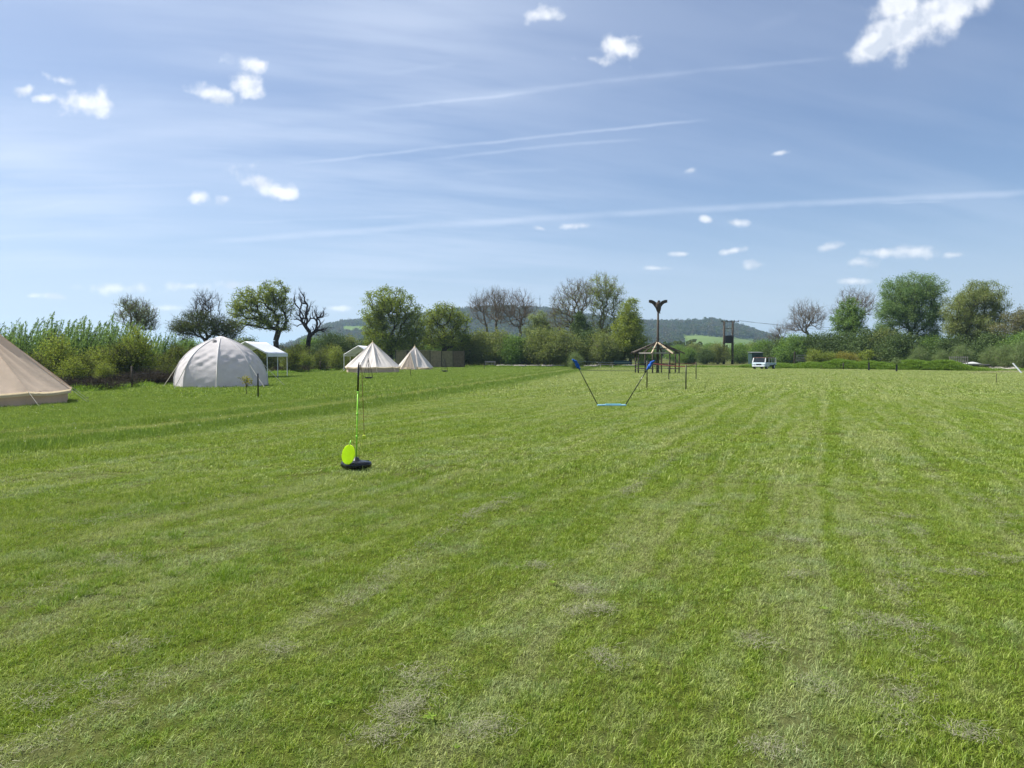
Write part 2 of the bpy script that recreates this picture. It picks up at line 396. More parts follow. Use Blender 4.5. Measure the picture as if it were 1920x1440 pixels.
def instancer(name, pts, rot, scl, idx, protos, label, cat):
    """ONE object whose points carry copies of the small tufts"""
    col = bpy.data.collections.new(name + '_tufts')
    for k, me in enumerate(protos):
        o = bpy.data.objects.new(f'{name}_tuft_{k:02d}', me); col.objects.link(o)
    me = bpy.data.meshes.new(name); n = len(pts); me.vertices.add(n); me.vertices.foreach_set('co', np.asarray(pts, np.float32).ravel())
    for nm, typ, dat, key in (('rot', 'FLOAT', rot, 'value'), ('scl', 'FLOAT_VECTOR', scl, 'vector'), ('idx', 'INT', idx, 'value')):
        a = me.attributes.new(nm, typ, 'POINT'); a.data.foreach_set(key, np.asarray(dat, np.int32 if typ == 'INT' else np.float32).ravel())
    o = ob(name, me)
    ng = bpy.data.node_groups.new(name, 'GeometryNodeTree')
    ng.interface.new_socket('Geometry', in_out='INPUT', socket_type='NodeSocketGeometry'); ng.interface.new_socket('Geometry', in_out='OUTPUT', socket_type='NodeSocketGeometry')
    N = ng.nodes; gi = N.new('NodeGroupInput'); go = N.new('NodeGroupOutput')
    ci = N.new('GeometryNodeCollectionInfo'); ci.inputs['Collection'].default_value = col; ci.inputs['Separate Children'].default_value = True; ci.inputs['Reset Children'].default_value = True
    ip = N.new('GeometryNodeInstanceOnPoints'); ip.inputs['Pick Instance'].default_value = True
    def named(nm, dt):
        a = N.new('GeometryNodeInputNamedAttribute'); a.data_type = dt; a.inputs['Name'].default_value = nm; return a.outputs['Attribute']
    cx = N.new('ShaderNodeCombineXYZ'); ng.links.new(named('rot', 'FLOAT'), cx.inputs[2])
    e2r = N.new('FunctionNodeEulerToRotation'); ng.links.new(cx.outputs[0], e2r.inputs[0])
    L = ng.links.new
    L(gi.outputs[0], ip.inputs['Points']); L(ci.outputs[0], ip.inputs['Instance']); L(named('idx', 'INT'), ip.inputs['Instance Index'])
    L(e2r.outputs[0], ip.inputs['Rotation']); L(named('scl', 'FLOAT_VECTOR'), ip.inputs['Scale']); L(ip.outputs[0], go.inputs[0])
    md = o.modifiers.new('tufts', 'NODES'); md.node_group = ng
    return tag(o, label, cat, kind='stuff')
rng = np.random.default_rng(5)
def vnoise(x, y, seed=0):                       # cheap smooth noise for scattering
    r = np.random.default_rng(seed); s = 0
    for k in range(7):
        a = r.random() * 6.28; f = .25 * 1.75 ** k; s = s + np.sin((x * np.cos(a) + y * np.sin(a)) * f * 1.3 + r.random() * 6.28) / 1.35 ** k
    return s / 2.2
def wedge(y0, y1, dens, mx):
    """random points in the part of the field in view plus a margin to walk about in"""
    g = 1 / math.sqrt(dens); W = mx + .74 * y1
    X, Y = np.meshgrid(np.arange(-W, W, g), np.arange(y0, y1, g)); x = (X + rng.uniform(-.5, .5, X.shape) * g).ravel(); y = (Y + rng.uniform(-.5, .5, X.shape) * g).ravel()
    k = np.abs(x) < mx + .74 * np.maximum(y, 0); return x[k], y[k]
def sward(name, x, y, protos, base, label, tall=1.0):
    s = edge_x(y) - x + .25 * vnoise(x * 2, y * 2, 3)
    h = np.where(s < 0, 1.0, 1.5); h = np.where((s > .2) & (s < 1.35), 2.2, h); h = np.where((s > 1.75) & (s < 2.5), .9, h)
    h = np.where((s > 2.7) & (s < 3.6), 2.0, h); h = np.where((s > 3.75) & (s < 4.35), 1.2, h)
    h = h * (1 + .28 * vnoise(x * 3, y * 3, 8)) * base * rng.uniform(.8, 1.2, len(x))
    scl = np.stack([rng.uniform(.85, 1.15, len(x)), rng.uniform(.85, 1.15, len(x)), np.maximum(h, .35) * tall], 1)
    return instancer(name, np.stack([x, y, np.zeros(len(x))], 1), rng.random(len(x)) * 6.28, scl, rng.integers(0, len(protos), len(x)), protos, label, 'grass')
near = [blade_mesh(f'tuft_near_{k}', rng, 1500, .30, .022, .050, .0018, .0034, .7, tufts=9, tsig=.011) for k in range(8)]
mid = [blade_mesh(f'tuft_mid_{k}', rng, 1700, .55, .03, .072, .0045, .008, .7, tufts=10, tsig=.025) for k in range(6)]
farp = [blade_mesh(f'tuft_far_{k}', rng, 1500, 1.6, .05, .10, .016, .03, .75, tufts=8, tsig=.07) for k in range(5)]
x, y = wedge(.8, 11, 13, 2.0); keep = rng.random(len(y)) < np.interp(y, [8.5, 11], [1, .0]); sward('grass_near', x[keep], y[keep], near, 1.0, 'short mown grass at the photographer\'s end of the field')
x, y = wedge(8, 34, 3.0, 3.0); keep = rng.random(len(y)) < np.interp(y, [8, 11, 27, 34], [0, 1, 1, 0]); sward('grass_middle', x[keep], y[keep], mid, 1.0, 'short mown grass across the middle of the field')
x, y = wedge(26, 118, .5, 5.0); keep = (rng.random(len(y)) < np.interp(y, [26, 34], [0, 1])) & (x > -24); sward('grass_distant', x[keep], y[keep], farp, 1.0, 'mown grass on the distant half of the field')
# ---- dry cuttings lying in rows and clumps
m, t = mat_new('dry_cuttings'); at = t.new('ShaderNodeAttribute', attribute_name='rnd').outputs['Fac']
d = t.new('ShaderNodeBsdfDiffuse'); t.l.new(t.mix(at, (.12, .118, .075), (.33, .32, .23)), d.inputs[0]); finish(t, d.outputs[0]); M_HAY = m
hay = [blade_mesh(f'cuttings_{k}', rng, 30, .085, .02, .058, .0013, .0024, 1.4, mat=M_HAY, flat=.014) for k in range(5)]
hx, hy = [], []
def hay_line(pts, dens, wid):
    dens *= 2.0; wid *= .55
    P = [G(*p) for p in pts]
    for (x0, y0), (x1, y1) in zip(P, P[1:]):
        n = max(1, int(dens * math.hypot(x1 - x0, y1 - y0)))
        tt = rng.random(n); hx.extend(x0 + (x1 - x0) * tt + rng.normal(0, wid, n)); hy.extend(y0 + (y1 - y0) * tt + rng.normal(0, wid, n))
def hay_blob(px, py, rad, n):
    n = int(n * 1.6 + .5); rad *= .62
    X, Y = G(px, py); hx.extend(rng.normal(X, rad * .8, n)); hy.extend(rng.normal(Y, rad * .8, n))
hay_line([(560, 1180), (700, 1110), (800, 1020), (880, 970), (985, 925)], 9, .09); hay_line([(860, 975), (960, 935)], 16, .07)
hay_line([(1170, 935), (1200, 905), (1250, 870), (1300, 830)], 9, .10); hay_line([(1165, 935), (1215, 900)], 14, .08)
hay_line([(60, 1010), (180, 985), (300, 955), (420, 930), (520, 905), (640, 890)], 3.2, .15); hay_line([(140, 990), (200, 975), (260, 965)], 12, .1)
hay_line([(330, 950), (440, 935), (520, 905)], 6, .12); hay_line([(0, 1150), (80, 1110), (170, 1050), (290, 1045)], 8, .12)
hay_line([(190, 1080), (240, 1050), (330, 1045)], 9, .1); hay_line([(0, 935), (100, 925), (250, 922)], 5, .1); hay_line([(840, 870), (960, 850)], 4, .12)
hay_line([(1475, 860), (1550, 848)], 8, .06); hay_line([(1620, 848), (1745, 838)], 6, .05); hay_line([(1560, 870), (1600, 845)], 5, .1)
for b in [(1095, 1110, .13, 12), (1120, 1145, .1, 9), (1075, 1150, .07, 5), (1010, 1065, .1, 8), (1130, 1235, .06, 6), (1145, 1255, .05, 4), (760, 1330, .10, 11), (745, 1350, .09, 7), (700, 1385, .08, 6), (790, 1270, .1, 6),
          (885, 1370, .09, 5), (940, 1365, .06, 3), (520, 1220, .1, 6), (240, 1215, .12, 5), (170, 1290, .12, 6), (1160, 1030, .06, 4), (1500, 1015, .12, 7), (1600, 1005, .12, 5), (1490, 1080, .12, 8), (1640, 1165, .12, 9), (1620, 1185, .1, 6),
          (1410, 1205, .12, 6), (1690, 970, .18, 10), (1720, 1000, .15, 8), (1790, 1075, .14, 9), (1880, 1050, .16, 12), (1900, 970, .15, 8), (1740, 1050, .12, 5), (1330, 950, .12, 6), (1700, 830, .4, 9), (1160, 830, .4, 7), (1090, 820, .4, 6),
          (1545, 1290, .1, 4), (1830, 1390, .08, 5), (1430, 1410, .07, 5), (60, 1330, .1, 4), (1850, 940, .2, 6)]: hay_blob(*b)
n = 60000; yy = 2.5 + 50 * rng.random(n) ** 1.5; xx = rng.uniform(-1, 1, n) * (.74 * yy + 2); a = R(22)
uu = xx * math.cos(a) - yy * math.sin(a) + .35 * vnoise(xx * .5, yy * .5, 33); vv = xx * math.sin(a) + yy * math.cos(a)
ph = np.abs((uu / 1.15) % 1 - .5); ok = (edge_x(yy) - xx < -.3) & (ph < .07 + .03 * vnoise(xx * 3, yy * 3, 5)) & (vnoise(uu * 2.5, vv * .7, 9) > .35) & (rng.random(n) < np.interp(yy, [3, 8, 20, 50], [.4, .6, .8, .6]))
hx.extend(xx[ok]); hy.extend(yy[ok]); hx = np.array(hx); hy = np.array(hy); n = len(hx)
sc = rng.uniform(.55, 1.2, n); instancer('dry_cuttings', np.stack([hx, hy, np.full(n, .024)], 1), rng.random(n) * 6.28, np.stack([sc, sc, rng.uniform(.4, .9, n)], 1), rng.integers(0, 5, n), hay,
          'grey dried grass cuttings lying in rows and clumps on the mown field', 'cuttings')
# ---- deeper green tufts the mower missed, and broad-leaved weeds
M_LUSH = leaf_mat('lush_grass', (.085, .17, .014), (.21, .31, .03), .3)
lush = [blade_mesh(f'lush_tuft_{k}', rng, 90, .07, .05, .105, .0025, .0045, .5, mat=M_LUSH, tufts=12, tsig=.012) for k in range(4)]
n = 3000; yy = 2.3 + 17 * rng.random(n) ** 1.3; xx = rng.uniform(-1, 1, n) * (.74 * yy + 1.5); ok = vnoise(xx * 2.2, yy * 2.2, 41) + .5 * vnoise(xx * 7, yy * 7, 42) > .85; xx, yy = xx[ok], yy[ok]; n = len(xx); sc = rng.uniform(.7, 1.25, n)
instancer('grass_tufts', np.stack([xx, yy, np.zeros(n)], 1), rng.random(n) * 6.28, np.stack([sc, sc, sc * rng.uniform(.6, 1.05, n)], 1), rng.integers(0, 4, n), lush, 'longer deep green tufts standing out of the mown grass', 'grass')
def rosette(seed):
    r = np.random.default_rng(seed); V, F = [], []
    for k in range(8):
        a = k * .785 + r.normal(0, .2); L = r.uniform(.035, .065); W = r.uniform(.012, .02); up = r.uniform(.25, .6); c, s = math.cos(a), math.sin(a); o = len(V)
        for (f, w_) in ((.1, .35), (.45, 1.), (.8, .85), (1., .1)):
            x_ = L * f; z_ = .008 + L * up * f * (1.3 - .8 * f); V += [(c * x_ - s * W * w_ / 2, s * x_ + c * W * w_ / 2, z_), (c * x_ + s * W * w_ / 2, s * x_ - c * W * w_ / 2, z_)]
        F += [(o, o + 1, o + 3, o + 2), (o + 2, o + 3, o + 5, o + 4), (o + 4, o + 5, o + 7, o + 6)]
    me = npmesh('weed_rosette', V, [F], {'rnd': r.random(len(F))}); me.materials.append(M_LUSH); return me
n = 120; yy = 2.3 + 12 * rng.random(n) ** 1.2; xx = rng.uniform(-1, 1, n) * (.74 * yy + 1.5); ok = vnoise(xx * 1.7, yy * 1.7, 51) > .25; xx, yy = xx[ok], yy[ok]; n = len(xx); sc = rng.uniform(.3, .62, n)
instancer('weed_leaves', np.stack([xx, yy, np.full(n, .016)], 1), rng.random(n) * 6.28, np.stack([sc, sc * rng.uniform(.6, 1.1, n), sc * rng.uniform(.8, 1.6, n)], 1), rng.integers(0, 4, n), [rosette(k) for k in range(4)], 'small broad-leaved weeds lying flat among the grass', 'weeds')
# ---- tiny pale daisies in the longer grass
m = plain('daisy_petals', (.75, .74, .62), .7)
fl = MB(); fl.lathe([(0.0, .012), (.011, .010), (.012, .006), (0, .004)], 7); me = bpy.data.meshes.new('daisy_head'); me.from_pydata(fl.v, [], fl.f); me.materials.append(m)
n = 140; yy = rng.uniform(11, 36, n); xx = edge_x(yy) - rng.uniform(.3, 11, n); instancer('daisies', np.stack([xx, yy, rng.uniform(.10, .15, n)], 1), rng.random(n), np.ones((n, 3)), np.zeros(n), [me], 'tiny pale daisies dotted through the longer green grass', 'daisies')
# ---------------------------------------------------------------- trees
def frames(d):
    d = d / np.maximum(np.linalg.norm(d, axis=1, keepdims=True), 1e-9)
    ref = np.where(np.abs(d[:, 2:3]) > .9, np.array([[1., 0, 0]]), np.array([[0, 0, 1.]]))
    x = np.cross(ref, d); x /= np.linalg.norm(x, axis=1, keepdims=True); return d, x, np.cross(d, x)
def prisms(p0, p1, r0, r1, n=4):
    d, x, y = frames(p1 - p0); V = []
    for p, r in ((p0, r0), (p1, r1)):
        for k in range(n):
            a = 2 * np.pi * k / n; V.append(p + (x * math.cos(a) + y * math.sin(a)) * r[:, None])
    m = len(p0); V = np.stack(V, 1).reshape(-1, 3); i = np.arange(m)[:, None] * 2 * n
    F = np.concatenate([np.concatenate([i + k, i + (k + 1) % n, i + n + (k + 1) % n, i + n + k], 1) for k in range(n)], 0)
    return V, F
def leaf_quads(rng, P, size, aspect=.6, dirs=None, rnd=None):
    n = len(P); s = size * rng.uniform(.55, 1.35, n)
    a = rng.normal(size=(n, 3)) if dirs is None else dirs + rng.normal(size=(n, 3)) * .45
    a /= np.linalg.norm(a, axis=1, keepdims=True); b = np.cross(a, rng.normal(size=(n, 3))); b /= np.linalg.norm(b, axis=1, keepdims=True)
    a = a * (s / 2)[:, None]; b = b * (s * aspect / 2)[:, None]
    V = np.stack([P - a, P + b * 1.0 - a * .1, P + a, P - b * 1.0 - a * .1], 1).reshape(-1, 3)
    i = np.arange(n)[:, None] * 4
    return V, np.concatenate([i, i + 1, i + 2, i + 3], 1), (rng.random(n) if rnd is None else rnd)
def skeleton(rng, tips, fork, base, lean=.0, stiff=.55, wig=.12, stems=1):
    """join every tip to the nearest suitable earlier branch; returns nodes, parents, tip weights"""
    P = []; par = []; plen = []
    for s in range(stems):
        off = np.zeros(3) if stems == 1 else np.array([rng.normal(0, .25), rng.normal(0, .25), 0])
        p0 = base; p1 = fork + off * 2.2 + np.array([rng.normal(0, .2), rng.normal(0, .2), 0]) * (stems > 1); k = 6; prev = -1
        for i in range(k + 1):
            q = p0 + (p1 - p0) * i / k + np.array([rng.normal(0, .04), rng.normal(0, .04), 0]) * (0 < i) * np.linalg.norm(p1 - p0) * .3
            P.append(q); par.append(prev); plen.append(np.linalg.norm(q - base)); prev = len(P) - 1
    starts = [j for j in range(len(P)) if j % 7 >= 3]
    cap = len(P) + len(tips) * 4 + 4
    A = np.zeros((cap, 3)); A[:len(P)] = P; PL = np.full(cap, 1e9); PL[starts] = np.array(plen)[starts]; D = np.zeros((cap, 3)); D[:len(P)] = (0, 0, 1)
    par = par + [0] * (cap - len(par)); nn = len(P); tipn = []
    order = np.argsort(np.linalg.norm(tips - fork, axis=1) + rng.normal(0, .15, len(tips)))
    for ti in order:
        tp = tips[ti]; v = tp - A[:nn]; dist = np.linalg.norm(v, axis=1) + 1e-6
        cosang = (v * D[:nn]).sum(1) / dist
        cost = dist * (1 + .55 * np.clip(.35 - cosang, 0, 2)) + stiff * PL[:nn] * .45 + np.where(PL[:nn] > 1e8, 1e9, 0)
        j = int(np.argmin(cost)); d = dist[j]; p = j
        k = 3 if d > .8 else 2 if d > .35 else 1
        t0 = D[j] * d * .38
        for i in range(1, k + 1):
            f = i / k; q = A[j] + t0 * (f * (1 - f) * 1.6) + v[j] * f + (rng.normal(0, wig * d * .3, 3) if i < k else 0)
            A[nn] = q; par[nn] = p; dd = q - A[p]; L = np.linalg.norm(dd) + 1e-9; D[nn] = dd / L; PL[nn] = PL[p] + L if PL[p] < 1e8 else L; p = nn; nn += 1
        tipn.append(nn - 1)
    A = A[:nn]; par = np.array(par[:nn]); W = np.zeros(nn); W[tipn] = 1
    for i in range(nn - 1, 0, -1):
        if par[i] >= 0: W[par[i]] += W[i]
    return A, par, np.maximum(W, 1), np.array(tipn)
def lobe_points(rng, lobes, n, shell=.5):
    """lobes: centre(3) and radii(3)"""
    vol = np.array([l[3] * l[4] * l[5] for l in lobes]) ** .8; k = rng.choice(len(lobes), n, p=vol / vol.sum()); L = np.array(lobes)[k]
    d = rng.normal(size=(n, 3)); d /= np.linalg.norm(d, axis=1, keepdims=True); r = rng.random(n) ** shell
    return L[:, :3] + d * r[:, None] * L[:, 3:]
def px_lobes(lobes, D, X0, dep=1.0):
    out = []
    for l in lobes:
        (cx, cy, rx, ry) = l[:4]; k = D / FPX; dy = (l[4] if len(l) > 4 else 0)
        out.append((XA(cx, D) - X0, dy, ZA(cy, D), rx * k, rx * k * dep, ry * k))
    return out
def make_tree(name, label, D, px, lobes, *, tips=420, fork=.35, tr=.22, leaves=14, lsize=.3, spread=.32, lmat=None, bmat=None, twigs=0, twl=.8,
              stems=1, seed=1, group=None, cat='tree', lean=0, dep=1.0, aspect=.6, shell=.5, hang=0, rmin=.012, stiff=.55, base_z=0.0, bare_top=None):
    rng = np.random.default_rng(seed); X0 = XA(px, D)
    LB = px_lobes(lobes, D, X0, dep); top = max(l[2] + l[5] for l in LB)
    T_ = lobe_points(rng, LB, tips, shell); T_[:, 2] = np.maximum(T_[:, 2], .25)
    base = np.array([0, 0, base_z - .1]); fk = np.array([lean, 0, max(.3, fork * top)])
    A, par, W, tn = skeleton(rng, T_, fk, base, stems=stems, stiff=stiff)
    rad = rmin + (tr - rmin) * (W / W.max()) ** .52
    i = np.where(par >= 0)[0]
    r0 = np.minimum(rad[par[i]], rad[i] * 1.6 + .01); V, F = prisms(A[par[i]], A[i], r0, rad[i], 5)
    Vs, Fs = [V], [F]; o = len(V)
    dirs = A[tn] - A[par[tn]]; dirs /= np.linalg.norm(dirs, axis=1, keepdims=True) + 1e-9
    if twigs:
        k = np.repeat(np.arange(len(tn)), twigs); p0 = A[tn][k] + (A[par[tn]] - A[tn])[k] * rng.uniform(0, .9, (len(k), 1))
        cen = np.array([0, 0, top * .5]); outw = p0 - cen; outw /= np.linalg.norm(outw, axis=1, keepdims=True)
        dd = dirs[k] * .5 + outw * .45 + np.array([0, 0, .45]) + rng.normal(size=(len(k), 3)) * .42; dd /= np.linalg.norm(dd, axis=1, keepdims=True)
        p1 = p0 + dd * (twl * rng.uniform(.5, 1.25, (len(k), 1))); rr = np.full(len(k), rmin * .75)
        V2, F2 = prisms(p0, p1, rr, rr * .5, 3); Vs.append(V2); Fs.append(F2 + o); o += len(V2)
        k2 = np.repeat(np.arange(len(k)), 2); q0 = p0[k2] + (p1 - p0)[k2] * rng.uniform(.3, .8, (len(k2), 1)); d2 = dd[k2] + rng.normal(size=(len(k2), 3)) * .55
        d2 /= np.linalg.norm(d2, axis=1, keepdims=True); q1 = q0 + d2 * twl * rng.uniform(.3, .6, (len(k2), 1)); rr = np.full(len(k2), rmin * .55)
        V2, F2 = prisms(q0, q1, rr, rr * .5, 3); Vs.append(V2); Fs.append(F2 + o)
    root = empty(name, (X0, D, 0)); tag(root, label, cat, group)
    ob('trunk', npmesh(name + '_wood', np.concatenate(Vs), [np.concatenate(Fs)], smooth=True), bmat or M_BARK, root)
    if leaves:
        leaves = int(leaves * 2.8 + .5); lsize = lsize * .6; spread = spread * (.74 if cat == 'tree' else 1.0)
        tt = tn; 
        if bare_top is not None:
            tt = tn[A[tn][:, 2] < bare_top * top]
        k = np.repeat(np.arange(len(tt)), leaves); back = rng.random((len(k), 1))
        P = A[tt][k] + (A[par[tt]] - A[tt])[k] * back * .8 + rng.normal(size=(len(k), 3)) * spread * np.array([1, 1, .75])
        P[:, 2] = np.maximum(P[:, 2], .03)
        dd = None
        if hang: dd = np.tile(np.array([[.35 * hang, 0, -1.0 * hang]]), (len(P), 1)) + .2 * dirs[np.clip(k, 0, len(dirs) - 1)]
        clump = rng.random(len(tt))[k]; rnd = np.clip(.55 * clump + .45 * rng.random(len(k)), 0, 1)
        V, F, rr = leaf_quads(rng, P, lsize, aspect, dd, rnd)
        ob('crown', npmesh(name + '_leaves', V, [F], {'rnd': rr}), lmat, root)
    return root
M_BARK = bark_mat('bark_dark', (.035, .03, .022), (.085, .072, .055)); M_BARKG = bark_mat('bark_grey', (.105, .088, .064), (.215, .182, .14)); M_DEAD = bark_mat('bark_dead', (.018, .015, .014), (.05, .043, .04))
M_OAK = leaf_mat('leaf_young_oak', (.09, .15, .02), (.28, .33, .055)); M_GREEN = leaf_mat('leaf_mid_green', (0.079, 0.169, 0.031), (0.204, 0.305, 0.067))
M_DARK = leaf_mat('leaf_dark', (.038, .074, .018), (.105, .155, .04), .2); M_WILLOW = leaf_mat('leaf_willow', (0.094, 0.151, 0.053), (0.226, 0.293, 0.113)); M_HAW = leaf_mat('leaf_hawthorn', (.06, .105, .02), (.19, .22, .04))
M_LIME = leaf_mat('leaf_lime', (0.128, 0.191, 0.024), (0.287, 0.334, 0.064)); M_POPLAR = leaf_mat('leaf_poplar', (0.084, 0.171, 0.047), (0.224, 0.317, 0.111)); M_GOLD = leaf_mat('leaf_gold', (.17, .18, .03), (.31, .28, .06)); M_REED = leaf_mat('leaf_dry', (0.131, 0.116, 0.058), (0.290, 0.246, 0.131), .2)

# left to right along the skyline
make_tree('ash_tree', 'grey-green half-bare tree at the right end of the willow row', 62, 262, [(258, 592, 40, 30), (245, 575, 22, 16), (275, 605, 26, 22)], tips=330, twigs=3, twl=.5, leaves=7, lsize=.13, spread=.28, lmat=M_WILLOW, bmat=M_BARKG, tr=.12, fork=.4, seed=3, rmin=.012)
make_tree('thorn_tree', 'dark thick tree with bare upright twigs sticking out of its top, behind the dome tent', 78, 388, [(385, 605, 42, 30), (345, 615, 28, 22), (425, 620, 26, 24), (388, 570, 26, 22)], tips=420, twigs=3, twl=.8, leaves=15, lsize=.22, spread=.42, lmat=leaf_mat('leaf_thorn', (.035, .06, .015), (.10, .13, .03)), bmat=M_BARK, tr=.2, seed=4, bare_top=.74)
make_tree('oak_tree', 'tall thin-leaved oak with its dark trunk right behind the first white gazebo', 92, 519, [(515, 550, 32, 24), (475, 562, 40, 26), (448, 580, 26, 20), (532, 580, 24, 26), (490, 600, 44, 20), (440, 612, 20, 14), (535, 612, 18, 14)], tips=620, leaves=9, lsize=.3, spread=.34, lmat=M_OAK, tr=.36, fork=.32, seed=11, twigs=1, twl=.5)
make_tree('dead_tree', 'black dead tree with gnarled leafless limbs between the two oaks', 90, 577, [(565, 560, 16, 24), (578, 590, 26, 20), (604, 595, 12, 22), (596, 618, 20, 12), (556, 600, 8, 20), (570, 545, 10, 12)], tips=70, leaves=0, twigs=3, twl=.8, bmat=M_DEAD, tr=.30, fork=.26, seed=24, rmin=.028, stiff=1.0)
make_tree('oak_tree', 'largest round-headed oak, in young leaf, behind the two small bell tents', 108, 731, [(730, 566, 46, 28), (712, 592, 36, 26), (768, 592, 32, 26), (722, 630, 42, 28), (775, 625, 30, 26), (700, 612, 24, 28), (752, 652, 40, 18)], tips=860, leaves=13, lsize=.34, spread=.42, lmat=M_OAK, tr=.46, fork=.3, seed=12)
make_tree('oak_tree', 'lower oak with a dark open inside, above the tan screen panels', 112, 834, [(832, 588, 34, 22), (806, 605, 26, 22), (860, 605, 26, 24), (835, 632, 44, 22), (800, 640, 20, 18), (872, 640, 16, 20)], tips=600, leaves=10, lsize=.33, spread=.4, lmat=M_OAK, tr=.4, fork=.36, seed=13)
make_tree('bare_tree', 'thin leafless tree at the left end of the bare group against the dark hill', 135, 907, [(905, 580, 26, 36), (895, 575, 18, 24)], tips=200, leaves=0, twigs=4, twl=1.1, bmat=M_BARKG, tr=.2, fork=.4, seed=31, stems=2)
make_tree('bare_tree', 'middle leafless tree of the bare group against the dark hill', 132, 930, [(930, 575, 26, 34), (938, 560, 20, 20)], tips=240, leaves=0, twigs=4, twl=1.1, bmat=M_BARKG, tr=.22, fork=.4, seed=32)
make_tree('bare_tree', 'broad brownish leafless tree, widest of the bare group against the dark hill', 130, 972, [(972, 572, 34, 28), (958, 590, 34, 26), (990, 592, 28, 26)], tips=420, leaves=0, twigs=4, twl=1.0, bmat=bark_mat('bark_brown', (.115, .09, .065), (.22, .18, .135)), tr=.26, fork=.35, seed=33)
make_tree('whitebeam_tree', 'pale silvery green bushy tree below the hilltop mast', 126, 1008, [(1010, 605, 24, 26), (998, 630, 22, 26), (1024, 628, 20, 28)], tips=260, leaves=24, lsize=.3, spread=.42, lmat=leaf_mat('leaf_pale', (0.122, 0.174, 0.061), (0.278, 0.330, 0.157)), tr=.2, fork=.2, seed=34)
make_tree('ash_tree', 'broad bare grey tree with fanning branches, left half of the tallest pair', 122, 1088, [(1075, 560, 38, 34), (1050, 580, 26, 30), (1095, 550, 26, 26), (1040, 600, 20, 22), (1070, 605, 34, 26)], tips=560, leaves=3, lsize=.2, spread=.34, lmat=M_LIME, twigs=4, twl=1.0, bmat=M_BARKG, tr=.34, fork=.28, seed=35)
make_tree('poplar_tree', 'tallest tree of the middle, thin stems with a light scatter of green leaves', 120, 1132, [(1125, 540, 26, 28), (1145, 550, 28, 30), (1118, 575, 22, 34), (1150, 585, 24, 30), (1132, 620, 30, 26)], tips=480, leaves=12, lsize=.24, spread=.4, lmat=M_LIME, twigs=2, twl=.9, bmat=M_BARKG, tr=.26, fork=.25, stems=3, seed=36)
make_tree('holly_tree', 'dark pointed evergreen in front of the bare ash', 118, 1086, [(1086, 598, 14, 18), (1088, 620, 22, 22), (1090, 645, 28, 20)], tips=200, leaves=36, lsize=.28, spread=.4, lmat=M_DARK, tr=.2, fork=.2, seed=37)
make_tree('lime_tree', 'cone-shaped yellow-green tree left of the eagle pole', 112, 1182, [(1180, 585, 20, 26), (1178, 612, 30, 28), (1182, 640, 36, 28), (1196, 655, 24, 20), (1160, 655, 26, 22)], tips=560, leaves=22, lsize=.3, spread=.4, lmat=M_LIME, tr=.26, fork=.15, seed=38, shell=.42)
make_tree('bare_tree', 'round-headed bare tree standing alone between transformer poles and the willows', 142, 1515, [(1512, 588, 32, 24), (1498, 605, 28, 18), (1530, 600, 20, 20), (1490, 618, 22, 10)], tips=420, leaves=0, twigs=4, twl=1.1, bmat=M_BARKG, tr=.26, fork=.45, seed=41)
make_tree('bare_tree', 'small wispy bare tree at the left end of the right hedge', 140, 1461, [(1460, 622, 14, 12), (1455, 632, 16, 10)], tips=90, leaves=0, twigs=4, twl=1.0, bmat=M_BARKG, tr=.14, seed=42)
make_tree('bare_tree', 'wide bare tree behind the dark green maple', 145, 1602, [(1600, 568, 34, 28), (1580, 580, 24, 22), (1622, 575, 22, 28), (1590, 600, 28, 20)], tips=480, leaves=0, twigs=4, twl=1.1, bmat=M_BARKG, tr=.28, fork=.45, seed=43)
make_tree('maple_tree', 'leafy green maple in front of the wide bare tree', 132, 1592, [(1590, 575, 18, 18), (1580, 598, 24, 20), (1604, 595, 22, 20), (1592, 615, 32, 18)], tips=330, leaves=17, lsize=.34, spread=.42, lmat=M_GREEN, tr=.22, fork=.3, seed=44)
make_tree('willow_tree', 'biggest willow with a broad high crown, left of the two on the right', 122, 1708, [(1700, 545, 50, 34), (1742, 545, 30, 34), (1672, 580, 36, 30), (1710, 590, 50, 34), (1750, 590, 22, 30), (1662, 615, 24, 20), (1735, 628, 30, 26)], tips=1000, leaves=30, lsize=.36, spread=.5, lmat=M_POPLAR, bmat=M_BARK, tr=.4, fork=.18, stems=3, seed=45, aspect=.35, hang=.35)
make_tree('willow_tree', 'second willow, rounder and browner green, near the right edge', 114, 1828, [(1835, 555, 42, 34), (1800, 580, 36, 30), (1862, 580, 26, 34), (1830, 610, 52, 34), (1790, 610, 26, 30), (1840, 645, 48, 26)], tips=950, leaves=28, lsize=.34, spread=.46, lmat=leaf_mat('leaf_willow_olive', (0.121, 0.173, 0.049), (0.294, 0.331, 0.110)), bmat=M_BARK, tr=.4, fork=.15, stems=3, seed=46, aspect=.35, hang=.35)
make_tree('sallow_tree', 'brownish bushy tree cut by the right edge of the picture', 108, 1905, [(1905, 605, 30, 26), (1880, 620, 24, 20), (1930, 600, 34, 30), (1950, 630, 40, 30)], tips=360, leaves=18, lsize=.32, spread=.45, lmat=leaf_mat('leaf_sallow', (0.109, 0.109, 0.054), (0.217, 0.217, 0.100)), bmat=M_BARKG, tr=.2, fork=.2, seed=47)

